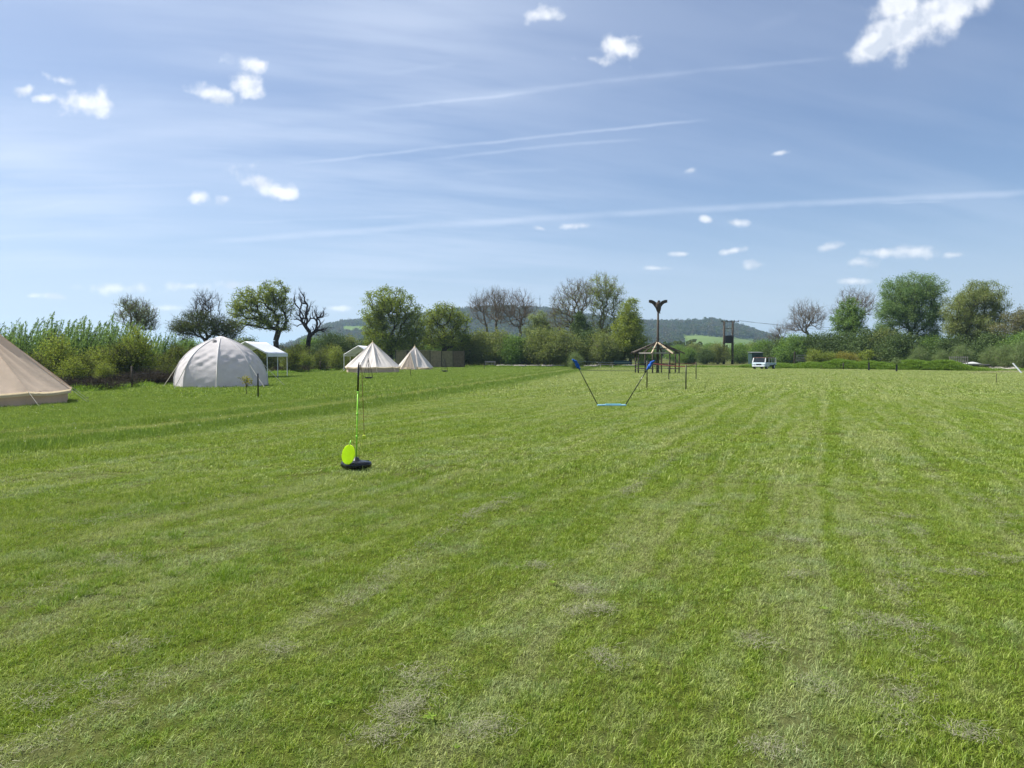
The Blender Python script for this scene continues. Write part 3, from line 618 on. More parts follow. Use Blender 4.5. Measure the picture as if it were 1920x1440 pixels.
# ---- shrubs: a few kinds, copied
def copy_tree(o, loc, rz=0, s=1.0, label=None, name=None):
    c = o.copy(); C.objects.link(c); c.location = loc; c.rotation_euler = (0, 0, rz); c.scale = (s, s, s) if not isinstance(s, tuple) else s
    if label: c['label'] = label
    for ch in o.children:
        d = ch.copy(); C.objects.link(d); d.parent = c
    return c
def shrub_kind(name, w, h, **k):
    """one bush w wide and h high (metres), built at the origin of a working place far down the list"""
    D = 100.0; kpx = FPX / D; pz = lambda z: 720 + FPX * math.tan(math.atan((EYE - z) / D) - PITCH)
    cz = pz(h * .52); l = [(960, cz, w * .46 * kpx, h * .46 * kpx), (960 - w * .2 * kpx, pz(h * .38), w * .3 * kpx, h * .36 * kpx), (960 + w * .2 * kpx, pz(h * .42), w * .3 * kpx, h * .38 * kpx), (960, pz(h * .75), w * .22 * kpx, h * .25 * kpx)]
    o = make_tree(name, None, D, 960, l, cat='shrub', fork=.18, tr=k.pop('tr', .05), stems=k.pop('stems', 4), **k)
    o.location = (0, 0, 0); return o
used = set()
def shrub(kind, px, D, s, label, group=None, rz=None, y=None):
    loc = (XA(px, D), D, 0); rz = random.Random(px * 7 + int(D)).uniform(0, 6.28) if rz is None else rz
    if kind.name not in used:
        used.add(kind.name); kind.location = loc; kind.rotation_euler = (0, 0, rz); kind.scale = (s, s, s) if not isinstance(s, tuple) else s; kind['label'] = label; o = kind
    else: o = copy_tree(kind, loc, rz, s, label)
    if group: o['group'] = group
    elif 'group' in o: del o['group']
    return o
K_HAW = shrub_kind('hawthorn_bush', 3.2, 2.6, tips=200, leaves=20, lsize=.15, spread=.2, lmat=M_HAW, seed=51, twigs=2, twl=.5)
K_HAW2 = shrub_kind('hazel_bush', 2.8, 3.0, tips=220, leaves=16, lsize=.16, spread=.28, lmat=M_LIME, seed=52, twigs=1, twl=.35)
K_BRAM = shrub_kind('bramble_bush', 4.0, 1.3, tips=260, leaves=14, lsize=.12, spread=.24, lmat=leaf_mat('leaf_bramble', (.10, .125, .04), (.25, .25, .09)), seed=53, twigs=1, twl=.4)
K_DARK = shrub_kind('elder_bush', 6.0, 4.4, tips=300, leaves=26, lsize=.3, spread=.45, lmat=M_GREEN, seed=54, tr=.09)
K_SALL = shrub_kind('goat_willow_bush', 6.0, 4.6, tips=320, leaves=22, lsize=.28, spread=.42, lmat=leaf_mat('leaf_goat_willow', (0.099, 0.150, 0.040), (0.249, 0.279, 0.089)), seed=55, tr=.09, bmat=M_BARKG)
K_DEEP = shrub_kind('blackthorn_bush', 6.5, 4.6, tips=320, leaves=26, lsize=.28, spread=.42, lmat=M_DARK, seed=56, tr=.09)
K_WIND = shrub_kind('willow_bush', 3.8, 4.0, tips=260, leaves=22, lsize=.26, spread=.34, lmat=M_WILLOW, seed=57, aspect=.3, hang=-.5, bmat=M_BARKG)
K_GOLD = shrub_kind('dogwood_bush', 2.6, 2.0, tips=140, leaves=20, lsize=.2, spread=.26, lmat=M_GOLD, seed=58)
K_SAP = shrub_kind('young_hazel', 1.6, 2.2, tips=80, leaves=16, lsize=.17, spread=.2, lmat=M_LIME, seed=59, stems=2)

# willow coppice, tall upright shoots bent by the wind, in a row behind the left hedge
def coppice(seed, n, H, wd):
    rng = np.random.default_rng(seed); P0, P1, r0, r1, LP, LD, RN = [], [], [], [], [], [], []
    for k in range(n):
        b = np.array([rng.uniform(-wd, wd), rng.uniform(-.8, .8), 0]); h = H * rng.uniform(.62, 1.08) * (1 - .25 * abs(b[0]) / wd); ph = rng.uniform(.02, .16); q = b * .02; sh = rng.random()
        for i in range(8):
            f = (i + 1) / 8; nx = b * (.35 + .65 * min(1, f * 2.5)) + np.array([ph * h * f * f * 1.6 + rng.normal(0, .04), rng.normal(0, .05), h * f]); P0.append(q); P1.append(nx); r0.append(.03 * (1 - i / 8) + .006); r1.append(.03 * (1 - (i + 1) / 8) + .005)
            m = int(40 * (1.15 - f * .6)); tt = rng.random((m, 1)); LP.append(q + (nx - q) * tt + rng.normal(size=(m, 3)) * (.17 * (1.25 - f))); LD.append(np.tile((nx - q) / np.linalg.norm(nx - q), (m, 1)) + np.array([.25, 0, .15])); RN.append(np.clip(.5 * sh + .5 * rng.random(m), 0, 1)); q = nx
    V, F = prisms(np.array(P0), np.array(P1), np.array(r0), np.array(r1), 4); Lq = leaf_quads(rng, np.concatenate(LP), .18, .3, np.concatenate(LD), np.concatenate(RN))
    return npmesh('coppice_stems', V, [F]), npmesh('coppice_leaves', Lq[0], [Lq[1]], {'rnd': Lq[2]})
cops = [coppice(60 + k, 32, 5.0, 1.9) for k in range(3)]
ORD = 'first second third fourth fifth sixth seventh eighth ninth tenth eleventh twelfth thirteenth fourteenth fifteenth sixteenth seventeenth eighteenth nineteenth'.split()
for k, (px, D, s) in enumerate(sorted([(-45, 47, .9), (42, 47, .85), (80, 52, .95), (120, 47, .85), (160, 54, 1.0), (196, 47, .85), (228, 49, .82), (266, 50, .75), (22, 48, .88), (62, 50, .98), (100, 49, 1.02), (140, 51, 1.02), (178, 50, 1.0), (212, 52, .98), (246, 54, .9), (285, 57, .82), (-10, 52, .95), (312, 62, .8)])):
    o = empty('willow_coppice', (XA(px, D), D, 0), (.1 * k) % .3); o.scale = (s, s, s * (.84 + .1 * ((k * 7) % 5) / 4)); tag(o, f'clump of upright feathery willow shoots, {ORD[k]} from the left in the tall row', 'willow', 'row of feathery willows behind the left hedge')
    a, b = cops[k % 3]; ob('trunk', a, M_BARK, o); ob('crown', b, M_POPLAR, o)
HG = 'hedge bushes behind the wire fence on the left'
cnt = [0, 0]
for k, (px, D, s, kd) in enumerate(sorted([(-30, 37, .9, 0), (60, 38, .75, 0), (105, 40, .8, 1), (150, 41, .78, 0), (185, 43, .8, 1), (225, 44, .85, 0), (255, 45, .95, 1), (300, 47, .85, 0), (335, 50, .9, 0), (372, 56, .85, 0), (420, 62, .9, 0),
        (452, 66, .9, 1), (545, 72, .82, 0), (570, 76, .85, 1), (600, 80, .85, 0), (628, 84, .9, 1), (655, 88, .9, 0), (560, 88, 1.1, 0), (620, 98, 1.2, 0), (500, 80, 1.0, 0), (135, 37, .5, 1), (195, 39, .5, 1), (310, 44, .5, 0), (680, 96, 1.1, 0)])):
    cnt[kd] += 1
    q = random.Random(px); shrub((K_HAW, K_HAW2)[kd], px, D, (s * q.uniform(.8, 1.1), s * q.uniform(.8, 1.1), s * q.uniform(.8, 1.25)), (f'yellow-green hawthorn bush, {ORD[cnt[0] - 1]} hawthorn from the left in the hedge behind the wire', f'lime-green open hazel bush, {ORD[cnt[1] - 1]} hazel from the left in the hedge behind the wire')[kd], HG)
BR = [(150, 35.5, .8), (195, 37, .85), (240, 41, .9), (285, 42, .9), (320, 45, .9), (175, 39, .8), (120, 36, .7), (60, 34, .8), (545, 73, .8), (590, 82, .8), (640, 90, .8), (365, 47, .8), (265, 43.5, .9), (220, 39.5, .8), (568, 78, .8), (615, 86, .8)]
me_b = [c.data for c in K_BRAM.children]
for q in list(K_BRAM.children) + [K_BRAM]: bpy.data.objects.remove(q)
bx_ = []
for (px, D, s) in BR:
    for j in range(4): bx_.append((XA(px, D) + random.Random(px + j).uniform(-1.2, 1.2), D + random.Random(px * 3 + j).uniform(-1, 1.2), 0, s))
bx_ = np.array(bx_); n = len(bx_); instancer('brambles', bx_[:, :3], rng.random(n) * 6.28, np.stack([bx_[:, 3] * .8, bx_[:, 3] * .8, bx_[:, 3] * rng.uniform(.4, .8, n)], 1), np.zeros(n), [me_b[1]], 'low brown-green bramble growing along the foot of the left hedge', 'brambles')
# middle far hedge
MG = 'bushes of the far middle hedge'
for (px, D, s, kd, lb) in [(620, 118, .9, K_DEEP, 'dark rounded bush left of the small gazebo'), (585, 122, .8, K_DARK, 'green bush below the dead tree'), (655, 120, .8, K_SALL, 'pale green bush touching the left side of the large oak'), (350, 84, .62, K_DARK, 'rounded green bush behind the left edge of the dome tent'),
        (465, 100, .7, K_DEEP, 'dark bush low behind the white gazebo roof'), (700, 118, .85, K_DEEP, 'dark bush under the left side of the large oak'), (770, 120, .8, K_DEEP, 'dark bush under the right side of the large oak'), (815, 121, .75, K_DARK, 'green bush behind the left screen panels'),
        (870, 116, .85, K_DEEP, 'dark bush at the right end of the screen panels'), (900, 114, .92, K_SALL, 'grey-green bush right of the screen panels'), (935, 112, .9, K_SALL, 'olive bush below the middle bare tree'), (962, 111, .8, K_DARK, 'bright green bush below the broad bare tree'),
        (985, 112, .75, K_DEEP, 'dark hollow bush below the silvery tree'), (1018, 110, .95, K_SALL, 'wide olive sallow left of the holly'), (1052, 109, .92, K_SALL, 'tall grey-green sallow behind the blue net'), (1100, 113, .95, K_DEEP, 'dark bush between the holly and the lime tree'), (1128, 110, .85, K_SALL, 'grey-green bush left of the lime tree'),
        (1148, 116, .8, K_DEEP, 'dark bush at the foot of the lime tree'), (1215, 122, .55, K_DARK, 'low green bush right of the lime tree')]:
    shrub(kd, px, D, (s * 1.25, s * 1.25, s * 1.3), lb, MG)
shrub(K_WIND, 1078, 88, .52, 'small pale willow bush standing alone in front of the middle hedge')
# right far hedge
RG = 'bushes of the right hedge'
for (px, D, s, kd, lb) in [(1290, 150, .62, K_DARK, 'low bush seen through the pavilion posts'), (1322, 146, .55, K_DEEP, 'dark low bush right of the pavilion'), (1345, 150, .75, K_SALL, 'olive bush left of the transformer poles'), (1385, 160, .8, K_DARK, 'bush right of the transformer poles'),
        (1300, 200, .9, K_SALL, 'distant olive bush under the green hillside field'), (1330, 220, 1.0, K_DARK, 'distant bush below the wooded hill'), (1410, 190, .9, K_SALL, 'distant bush behind the green shed'), (1270, 180, .8, K_DARK, 'distant bush behind the pavilion roof'),
        (1432, 140, .85, K_DARK, 'rounded bush directly behind the truck'), (1462, 136, .85, K_DEEP, 'dark bush behind the wooden gate, left'), (1490, 130, .98, K_DARK, 'leafy green bush behind the wooden gate'), (1525, 130, 1.0, K_DEEP, 'dark bush below the lone bare tree'), (1555, 128, 1.02, K_DEEP, 'dark bush right of the lone bare tree'),
        (1590, 126, 1.0, K_DEEP, 'dark bush under the maple'), (1628, 122, 1.1, K_DEEP, 'very dark bush left of the biggest willow'), (1660, 120, 1.05, K_SALL, 'grey-green bush under the biggest willow'), (1690, 116, .95, K_DEEP, 'black-green bush under the biggest willow'), (1745, 118, .9, K_DARK, 'green bush between the two willows'),
        (1790, 112, .85, K_DEEP, 'dark bush under the second willow'), (1860, 108, .9, K_DEEP, 'dark bush at the right foot of the second willow'), (1915, 104, .9, K_DARK, 'green bush at the right edge below the sallow')]:
    shrub(kd, px, D, (s * 1.2, s * 1.2, s * 1.22), lb, RG)
for (px, D, s, lb) in [(1722, 100, .72, 'pale windblown willow bush right of the black-green bush'), (1765, 98, .6, 'pale willow bush behind the left end of the stake trailer'), (1800, 97, .78, 'leaning willow bush behind the stake trailer'), (1858, 96, .72, 'pale willow bush right of the stake trailer'), (1885, 94, .78, 'windblown willow bush left of the concrete pad'),
        (1918, 92, .9, 'tall pale willow bush cut by the right edge'), (1975, 90, .9, 'pale willow bush beyond the right edge')]: shrub(K_WIND, px, D, s, lb, 'pale willow bushes on the right')
for (px, D, s, lb) in [(1578, 104, .75, 'golden dogwood bush left of the middle of the bank'), (1592, 104, .7, 'golden dogwood bush, right one of the pair'), (1605, 106, .6, 'small golden bush at the right end of the golden shrubs')]: shrub(K_GOLD, px, D, s * 1.45, lb, 'golden bushes on the bank')
for (px, D, s, lb) in [(1524, 104, .95, 'young hazel nearest the wooden gate'), (1533, 105, .8, 'young hazel second from the wooden gate'), (1545, 104, .72, 'young hazel third from the wooden gate'), (1556, 104, .8, 'young hazel fourth from the wooden gate'), (1567, 105, .7, 'young hazel touching the golden bushes'), (1617, 105, .8, 'young hazel right of the golden bushes')]: shrub(K_SAP, px, D, s * 1.4, lb, 'young hazels along the bank')
# ---------------------------------------------------------------- hills and their woods
RID = [(380, 667), (480, 662), (540, 648), (580, 632), (612, 612), (650, 604), (690, 602), (760, 594), (850, 583), (900, 579), (950, 577), (1020, 581), (1090, 592), (1150, 600), (1210, 604), (1250, 605), (1290, 603), (1330, 600), (1365, 605), (1400, 616), (1440, 629), (1480, 641), (1560, 655), (1640, 664), (1720, 667)]
DR, DF = 1700.0, 800.0
rpx = np.array([r[0] for r in RID]); rz = np.array([ZA(r[1] + 5, DR) for r in RID]); rz[0] = rz[-1] = 0
def hill_z(x, y):
    px = 960 + x / np.maximum(y, 1) * FPX; top = np.interp(px, rpx, rz, left=0, right=0)
    f = np.clip((y - DF) / (DR - DF), 0, 1); b = np.clip((2600 - y) / (2600 - DR), 0, 1)
    sh = np.where(y < DR, .32 * f + .68 * f * f * (3 - 2 * f), b * b * (3 - 2 * b)); return top * sh * (1 + .05 * np.sin(x * .011 + y * .004) * (1 - f)) - 1.2
hx_ = np.linspace(-760, 980, 110); hy_ = np.linspace(DF, 2600, 60); HX, HY = np.meshgrid(hx_, hy_); HZv = hill_z(HX, HY)
i = (np.arange(59)[:, None] * 110 + np.arange(109)[None, :]).ravel()
m, t = mat_new('hill_pasture'); wp = t.new('ShaderNodeNewGeometry').outputs['Position']; vo = t.new('ShaderNodeTexVoronoi'); vo.inputs['Scale'].default_value = .006; t.l.new(wp, vo.inputs['Vector'])
d = t.new('ShaderNodeBsdfDiffuse'); t.l.new(t.mix(t.noise(wp, .02, 3), t.mix(vo.outputs['Color'], (.085, .135, .03), (.13, .17, .05)), (.10, .16, .035)), d.inputs[0]); finish(t, d.outputs[0])
tag(ob('hill', npmesh('hill', np.stack([HX, HY, HZv], -1).reshape(-1, 3), [np.stack([i, i + 1, i + 111, i + 110], 1)], smooth=True), m), kind='structure')
rg = np.random.default_rng(77)
def wood_tuft(seed, h, w, mat):
    r = np.random.default_rng(seed); P = lobe_points(r, [(0, 0, h * .6, w * .5, w * .5, h * .4), (w * .18, 0, h * .45, w * .4, w * .4, h * .36), (-w * .2, .1, h * .5, w * .34, w * .34, h * .3)], 150, .35); V, F, q = leaf_quads(r, P, 2.3, .8)
    me = npmesh('wood_tuft', V, [F], {'rnd': q}); me.materials.append(mat); return me
MW = [leaf_mat('far_wood_dark', (.022, .04, .014), (.05, .075, .025)), leaf_mat('far_wood_mid', (.035, .06, .016), (.075, .10, .03)), leaf_mat('far_wood_brown', (.05, .05, .03), (.09, .085, .045))]
wt = [wood_tuft(k, 11 + k % 3, 9 + k % 2, MW[k % 3]) for k in range(6)]
n = 15000; wy = DF + (DR + 60 - DF) * rg.random(n) ** .8; wpx = rg.uniform(400, 1560, n); wx = (wpx - 960) / FPX * wy; wz = hill_z(wx, wy); wpy = HZ - (wz - EYE) / wy * FPX
nz = vnoise(wx * .02, wy * .02, 21)
clear = (wpx > 1278 + 4 * nz) & (wpx < 1418) & (wpy > 629 + (wpx - 1290) * .055 + nz) & (wpy < 668)          # the sloping green pasture on the hillside
clear |= (wpx > 640) & (wpx < 690) & (wpy > 612) & (wpy < 628) & (nz > -.5)
clear |= (wpx > 1225) & (wpx < 1340) & (wpy < 612) & (wpy > 603.5) & (nz > .35)
k = ~clear & (wz > 1.0) & ((wpy < 650) | (rg.random(n) < .35)); wx, wy, wz = wx[k], wy[k], wz[k]; n = len(wx); s = rg.uniform(.7, 1.3, n)
instancer('distant_woodland', np.stack([wx, wy, wz - 1.5], 1), rg.random(n) * 6.28, np.stack([s, s, s * rg.uniform(.8, 1.1, n)], 1), rg.integers(0, 6, n), wt, 'dark woods covering the distant hills', 'woods')
# hedgerow trees in the vale between the field and the hill
n = 700; vy = rg.uniform(230, 780, n); vpx = rg.uniform(-100, 2050, n); vx = (vpx - 960) / FPX * vy; k = (np.abs(np.sin(vy * .021 + vx * .004)) < .35) | (vy > 640); vx, vy = vx[k], vy[k]; n = len(vx); s = rg.uniform(.45, .85, n)
instancer('vale_woodland', np.stack([vx, vy, np.full(n, -.8)], 1), rg.random(n) * 6.28, np.stack([s, s, s * .85], 1), rg.integers(0, 6, n), wt, 'hedges and small woods in the vale below the hills', 'woods')
# mast on the hilltop
M_STEEL = plain('grey_steel', (.22, .23, .24), .5, metal=.3)
mx, mz = XA(1012, 1700), hill_z(np.array([XA(1012, 1700)]), np.array([1700.]))[0]
mast = empty('radio_mast', (mx, 1700, mz)); tag(mast, 'thin lattice radio mast on top of the wooded hill', 'mast')
b = MB(); Hm = ZA(554, 1700) - mz
for a in range(3): b.beam((1.0 * math.cos(a * 2.09), 1.0 * math.sin(a * 2.09), 0), (.7 * math.cos(a * 2.09), .7 * math.sin(a * 2.09), Hm * .8), .42)
for z in range(12):
    for a in range(3):
        p = lambda q, zz: (.95 * math.cos(q * 2.09), .95 * math.sin(q * 2.09), zz)
        b.beam(p(a, z * Hm * .066), p(a + 1, (z + 1) * Hm * .066), .22)
b.build('lattice_tower', M_STEEL, mast); MB().tube([(0, 0, Hm * .78), (0, 0, Hm)], .35, 6).build('antenna', M_STEEL, mast)
MB().lathe([(0, -1.0), (1.6, -1.0), (1.6, 1.0), (0, 1.0)], 10, (0, 0, Hm * .8)).build('dish_platform', M_STEEL, mast)

# ---------------------------------------------------------------- grassy bank, track, pad at the far right
def bank_z(u, v): return 1.0 * math.sin(math.pi * min(1, max(0, v))) ** .8 * min(1, .25 + u * 1.6, (1 - u) * 9) * (.8 + .3 * math.sin(u * 31) * math.sin(u * 13 + 2))
A0, A1 = (XA(1405, 102), 102.0), (XA(1862, 79), 79.0)
def bank_p(u, v): return Vector((A0[0] + (A1[0] - A0[0]) * u, A0[1] + (A1[1] - A0[1]) * u + (v - .15) * 5.0, -.02 + bank_z(u, v)))
m, t = mat_new('bank_turf'); d = t.new('ShaderNodeBsdfDiffuse'); t.l.new(t.mix(t.noise(t.new('ShaderNodeNewGeometry').outputs['Position'], .8, 4), (.07, .15, .012), (.12, .19, .02)), d.inputs[0]); finish(t, d.outputs[0])
tag(MB().grid(bank_p, 60, 10).build('grass_bank', m, smooth=True), kind='structure')
M_RANK = leaf_mat('rank_grass', (.07, .15, .016), (.21, .32, .04), .42)
rank = [blade_mesh(f'rank_tuft_{k}', rng, 320, .55, .22, .5, .02, .045, .5, mat=M_RANK) for k in range(4)]
n = 1500; u = rng.random(n); v = rng.uniform(.0, .95, n); bp = np.array([bank_p(a, b) for a, b in zip(u, v)])
instancer('rank_grass', bp, rng.random(n) * 6.28, np.stack([rng.uniform(.7, 1.1, n)] * 2 + [rng.uniform(.35, .9, n)], 1), rng.integers(0, 4, n), rank, 'bright green uncut grass and nettles growing over the bank', 'rough grass')
# rough grass strips along the field edges
ex, ey = [], []
for (x0, y0), (x1, y1), nn in [((XA(140, 33.5), 33.5), (XA(255, 39.5), 39.5), 60), ((XA(255, 39.5), 39.5), (XA(330, 46), 46), 40), ((XA(480, 62), 62), (XA(650, 92), 92), 120), ((XA(640, 92), 92), (XA(745, 104), 104), 60), ((XA(870, 108), 108), (XA(1200, 106), 106), 200), ((XA(1270, 108), 108), (XA(1440, 104), 104), 110), ((XA(1860, 84), 84), (XA(2000, 80), 80), 50)]:
    f = rng.random(nn); ex.extend(x0 + (x1 - x0) * f + rng.normal(0, .4, nn)); ey.extend(y0 + (y1 - y0) * f + rng.normal(0, .5, nn))
n = len(ex); instancer('verge_grass', np.stack([ex, ey, np.zeros(n)], 1), rng.random(n) * 6.28, np.stack([np.ones(n), np.ones(n), rng.uniform(.4, .9, n)], 1), rng.integers(0, 4, n), rank, 'longer rough grass along the edges of the field', 'rough grass')
M_EARTH = plain('bare_earth', (.12, .095, .07), .95, .3, .9, .5, 6); M_CONC = plain('concrete', (.40, .37, .32), .9, .15, .6)
P = [G(1800, 699.5), G(1815, 701), G(1840, 701.3), G(1872, 699.5), G(1920, 698), G(2060, 696), G(2060, 690), G(1930, 692), G(1865, 693), G(1825, 698)]
tag(MB().add([(a, b_, .035) for a, b_ in P], [tuple(range(len(P)))]).build('track', M_EARTH), kind='structure')
P = [G(1862, 693.5), G(1914, 694.5), G(1905, 688), G(1852, 687.5)]
tag(MB().add([(a, b_, .12) for a, b_ in P] + [(a, b_, -.02) for a, b_ in P], [(0, 1, 2, 3), (0, 4, 5, 1), (1, 5, 6, 2), (2, 6, 7, 3), (3, 7, 4, 0)]).build('concrete_pad', M_CONC), kind='structure')

# ---------------------------------------------------------------- things
M_WOODD = plain('weathered_dark_wood', (.06, .048, .036), .85, .3, 6, .3); M_WOODL = plain('pale_timber', (.42, .34, .24), .8, .2, 5, .2); M_WOODG = plain('grey_timber', (.27, .25, .22), .85, .2, 5, .2)
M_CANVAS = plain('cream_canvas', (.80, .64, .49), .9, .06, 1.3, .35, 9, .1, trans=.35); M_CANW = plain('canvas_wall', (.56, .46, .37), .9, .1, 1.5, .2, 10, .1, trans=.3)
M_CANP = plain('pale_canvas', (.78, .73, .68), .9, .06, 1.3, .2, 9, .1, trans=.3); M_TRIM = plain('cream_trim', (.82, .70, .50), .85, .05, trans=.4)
M_DOME = plain('dome_canvas', (.68, .65, .65), .85, .07, 2.0, .5, 7, .15, trans=.38); M_DOMEL = plain('dome_seam', (.76, .74, .73), .85, .05, trans=.35)
M_DOORF = plain('shaded_door_canvas', (.30, .25, .21), .9, .1)  # shade on the doorway panel is put into its canvas colour
M_ROPE = plain('rope', (.62, .57, .47), .9); M_PEG = plain('steel_peg', (.3, .3, .31), .4, metal=.8); M_BLACK = plain('black_plastic', (.010, .010, .012), .25, .2, 12, spec=.45); M_DKM = plain('dark_metal', (.035, .035, .04), .5, metal=.4)
M_WHITE = plain('white_sheet', (.80, .82, .86), .5, .03, trans=.15); M_WTUBE = plain('white_tube', (.78, .79, .8), .4)
def guy(parent, a, b, r=.012):
    MB().tube([a, b], r, 5).build('guy_rope', M_ROPE, parent); d = (Vector(b) - Vector(a)); d.z = 0; d.normalize()
    MB().tube([Vector(b) + Vector((0, 0, .08)) + d * .02, Vector(b) - d * .04 - Vector((0, 0, .1))], .012, 5).build('peg', M_PEG, parent)
def bell_tent(label, loc, Rr, H, wall, n, rz, roofm, wallm, seed, door=None, group=None, ropes=True):
    o = empty('bell_tent', (*loc, 0), rz); tag(o, label, 'tent', group); rr = random.Random(seed)
    for k in range(n):
        a0, a1 = 2 * math.pi * k / n, 2 * math.pi * (k + 1) / n; ph = [rr.uniform(0, 6.28) for _ in range(4)]; folds = [(rr.uniform(.15, .85), rr.uniform(-.5, .5), rr.uniform(.03, .085)) for _ in range(3)]
        def roof(u, v, Rk=Rr + .09):
            a = a0 + (a1 - a0) * u; q = v; r = Rk * (1 - q) + .05 * q; z = wall - .05 * (1 - q) + (H - wall) * q
            cone = math.cos(math.pi / n) / math.cos((u - .5) * (a1 - a0)); cr = (r * cone)
            sag = math.sin(math.pi * u) * (.05 + .07 * q * (1 - q) * 4) * min(1, (1 - q) * 3); ws = (1 - q) ** .6 * q ** .35
            wr = .034 * math.sin(u * 17 + v * 9 + ph[0]) * ws + .05 * math.sin((u - .5) * 26 * (1 - .3 * q) + ph[1]) * ws * max(0, math.sin(v * 3.1 + ph[2])) + .012 * math.sin(u * 43 + v * 15 + ph[3]) * ws
            for (u0, sl, dp) in folds: wr -= dp * math.exp(-((u - u0 - sl * v) / .045) ** 2) * max(0, math.sin(math.pi * min(1, v * 1.7 + .06)))
            cr = cr - sag + wr; z -= .03 * math.sin(math.pi * u) * (1 - q)
            return Vector((cr * math.cos(a), cr * math.sin(a), z - sag * .5))
        if door is not None and k in door:
            MB().grid(lambda u, v: roof(u, v) if v > .62 else roof(u, max(v, .62)), 14, 26).build('roof_panel', roofm, o, True)
        else: MB().grid(roof, 20, 30).build('roof_panel', roofm, o, True)
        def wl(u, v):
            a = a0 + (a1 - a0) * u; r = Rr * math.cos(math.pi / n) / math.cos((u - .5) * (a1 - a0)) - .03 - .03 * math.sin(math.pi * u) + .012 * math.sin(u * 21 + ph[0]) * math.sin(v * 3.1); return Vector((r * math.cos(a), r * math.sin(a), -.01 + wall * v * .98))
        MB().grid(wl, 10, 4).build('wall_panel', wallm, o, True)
        def eave(u, v):
            p = roof(u, 0); c = Vector((math.cos(a0 + (a1 - a0) * u), math.sin(a0 + (a1 - a0) * u), 0)); return p + c * .012 + Vector((0, 0, .035 - .13 * v))
        MB().grid(eave, 10, 1).build('eave_trim', M_TRIM, o)
        c = Vector((math.cos(a0), math.sin(a0), 0))
        sm = [roof(0, q / 8) + c * .012 for q in range(9)]; MB().tube(sm, .009, 4).build('seam', roofm, o)
        if ropes: guy(o, c * (Rr + .08) + Vector((0, 0, wall)), c * (Rr + .62) + Vector((0, 0, .02)), .008)
    MB().lathe([(.0, H + .22), (.018, H + .2), (.02, H + .05), (.11, H - .02), (.17, H - .16)], 10).build('peak_cap', M_TRIM, o, True)
    if door is not None:                       # A-shaped doorway standing out of the cone
        am = 2 * math.pi * (sum(door) / len(door) + .5) / n; c = Vector((math.cos(am), math.sin(am), 0)); s = Vector((-math.sin(am), math.cos(am), 0)); hz = H * .72
        top = c * (Rr * .62) + Vector((0, 0, hz)); bl = c * (Rr * .98) - s * .95; br = c * (Rr * .98) + s * .95
        for (p, q, nm) in ((bl, br, 'door_flap'),):
            MB().grid(lambda u, v: (p + (q - p) * u) * (1 - v) + top * v + c * (.03 * math.sin(u * 19) * (1 - v)), 12, 8).build('door_flap', M_DOORF, o, True)
        MB().tube([bl, top], .035, 6).build('door_edge', M_TRIM, o); MB().tube([br, top], .035, 6).build('door_edge', M_TRIM, o)
        ap = Vector((0, 0, H * .93)) + c * .12
        for sd_, pb in ((-1, bl), (1, br)):
            side = c * (Rr * .80) + s * sd_ * Rr * .50 + Vector((0, 0, wall))
            MB().add([tuple(pb), tuple(side - Vector((0, 0, wall))), tuple(side), tuple(ap), tuple(top)], [(0, 1, 2), (0, 2, 4), (2, 3, 4)]).build('door_side', roofm, o)
    return o
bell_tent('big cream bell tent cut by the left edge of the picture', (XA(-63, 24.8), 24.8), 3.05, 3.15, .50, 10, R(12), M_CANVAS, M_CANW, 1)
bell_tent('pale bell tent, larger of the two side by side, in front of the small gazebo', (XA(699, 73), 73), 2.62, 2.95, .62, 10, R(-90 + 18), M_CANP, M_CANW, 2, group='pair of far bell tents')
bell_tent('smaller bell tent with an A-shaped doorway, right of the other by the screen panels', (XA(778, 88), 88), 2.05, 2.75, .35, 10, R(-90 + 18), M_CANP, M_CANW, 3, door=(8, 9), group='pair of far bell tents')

# dome tent
o = empty('dome_tent', (XA(415, 39.4), 39.4, 0), R(-90 - 29)); tag(o, 'grey dome tent with eight curved seams and guy ropes, beside the white gazebo', 'tent')
PR = [(0, 1.0), (.10, .995), (.2, .985), (.35, .94), (.5, .865), (.62, .765), (.74, .62), (.84, .45), (.91, .30), (.96, .17), (1.0, .015)]
pr = lambda v: float(np.interp(v, [p[0] for p in PR], [p[1] for p in PR])); DRr, DH = 2.33, 2.62; rr = random.Random(9)
for k in range(8):
    a0, a1 = 2 * math.pi * k / 8, 2 * math.pi * (k + 1) / 8; ph = [rr.uniform(0, 6.28) for _ in range(4)]
    def dome(u, v):
        f = v ** .85; f = math.sin(f * math.pi / 2) if False else f
        a = a0 + (a1 - a0) * u; ch = math.cos(math.pi / 8) / math.cos((u - .5) * (a1 - a0)); r = DRr * pr(f) * ch
        ws = math.sin(math.pi * u) ** .5 * (math.exp(-((f - .56) / .16) ** 2) + .35 * math.exp(-((f - .1) / .12) ** 2))
        r += ws * (.030 * math.sin((u * 2.2 + f * 5) * 5 + ph[0]) + .026 * math.sin((u * 3 - f * 9) * 4 + ph[1]) + .012 * math.sin(f * 60 + u * 9 + ph[2])) - .05 * math.sin(math.pi * u) * math.sin(math.pi * f)
        return Vector((r * math.cos(a), r * math.sin(a), DH * f))
    MB().grid(dome, 24, 44).build('canvas_panel', M_DOME, o, True)
    rib = [Vector((DRr * pr(f / 20) * math.cos(a0), DRr * pr(f / 20) * math.sin(a0), DH * f / 20)) for f in range(21)]
    MB().tube(rib, .035, 6).build('rib_sleeve', M_DOMEL, o, True)
    c = Vector((math.cos(a0), math.sin(a0), 0)); guy(o, c * DRr * .88 + Vector((0, 0, 1.25)), c * (DRr + (.5 if k in (0, 1, 7) else .85)) + Vector((0, 0, .02)), .022 if k == 0 else .013)
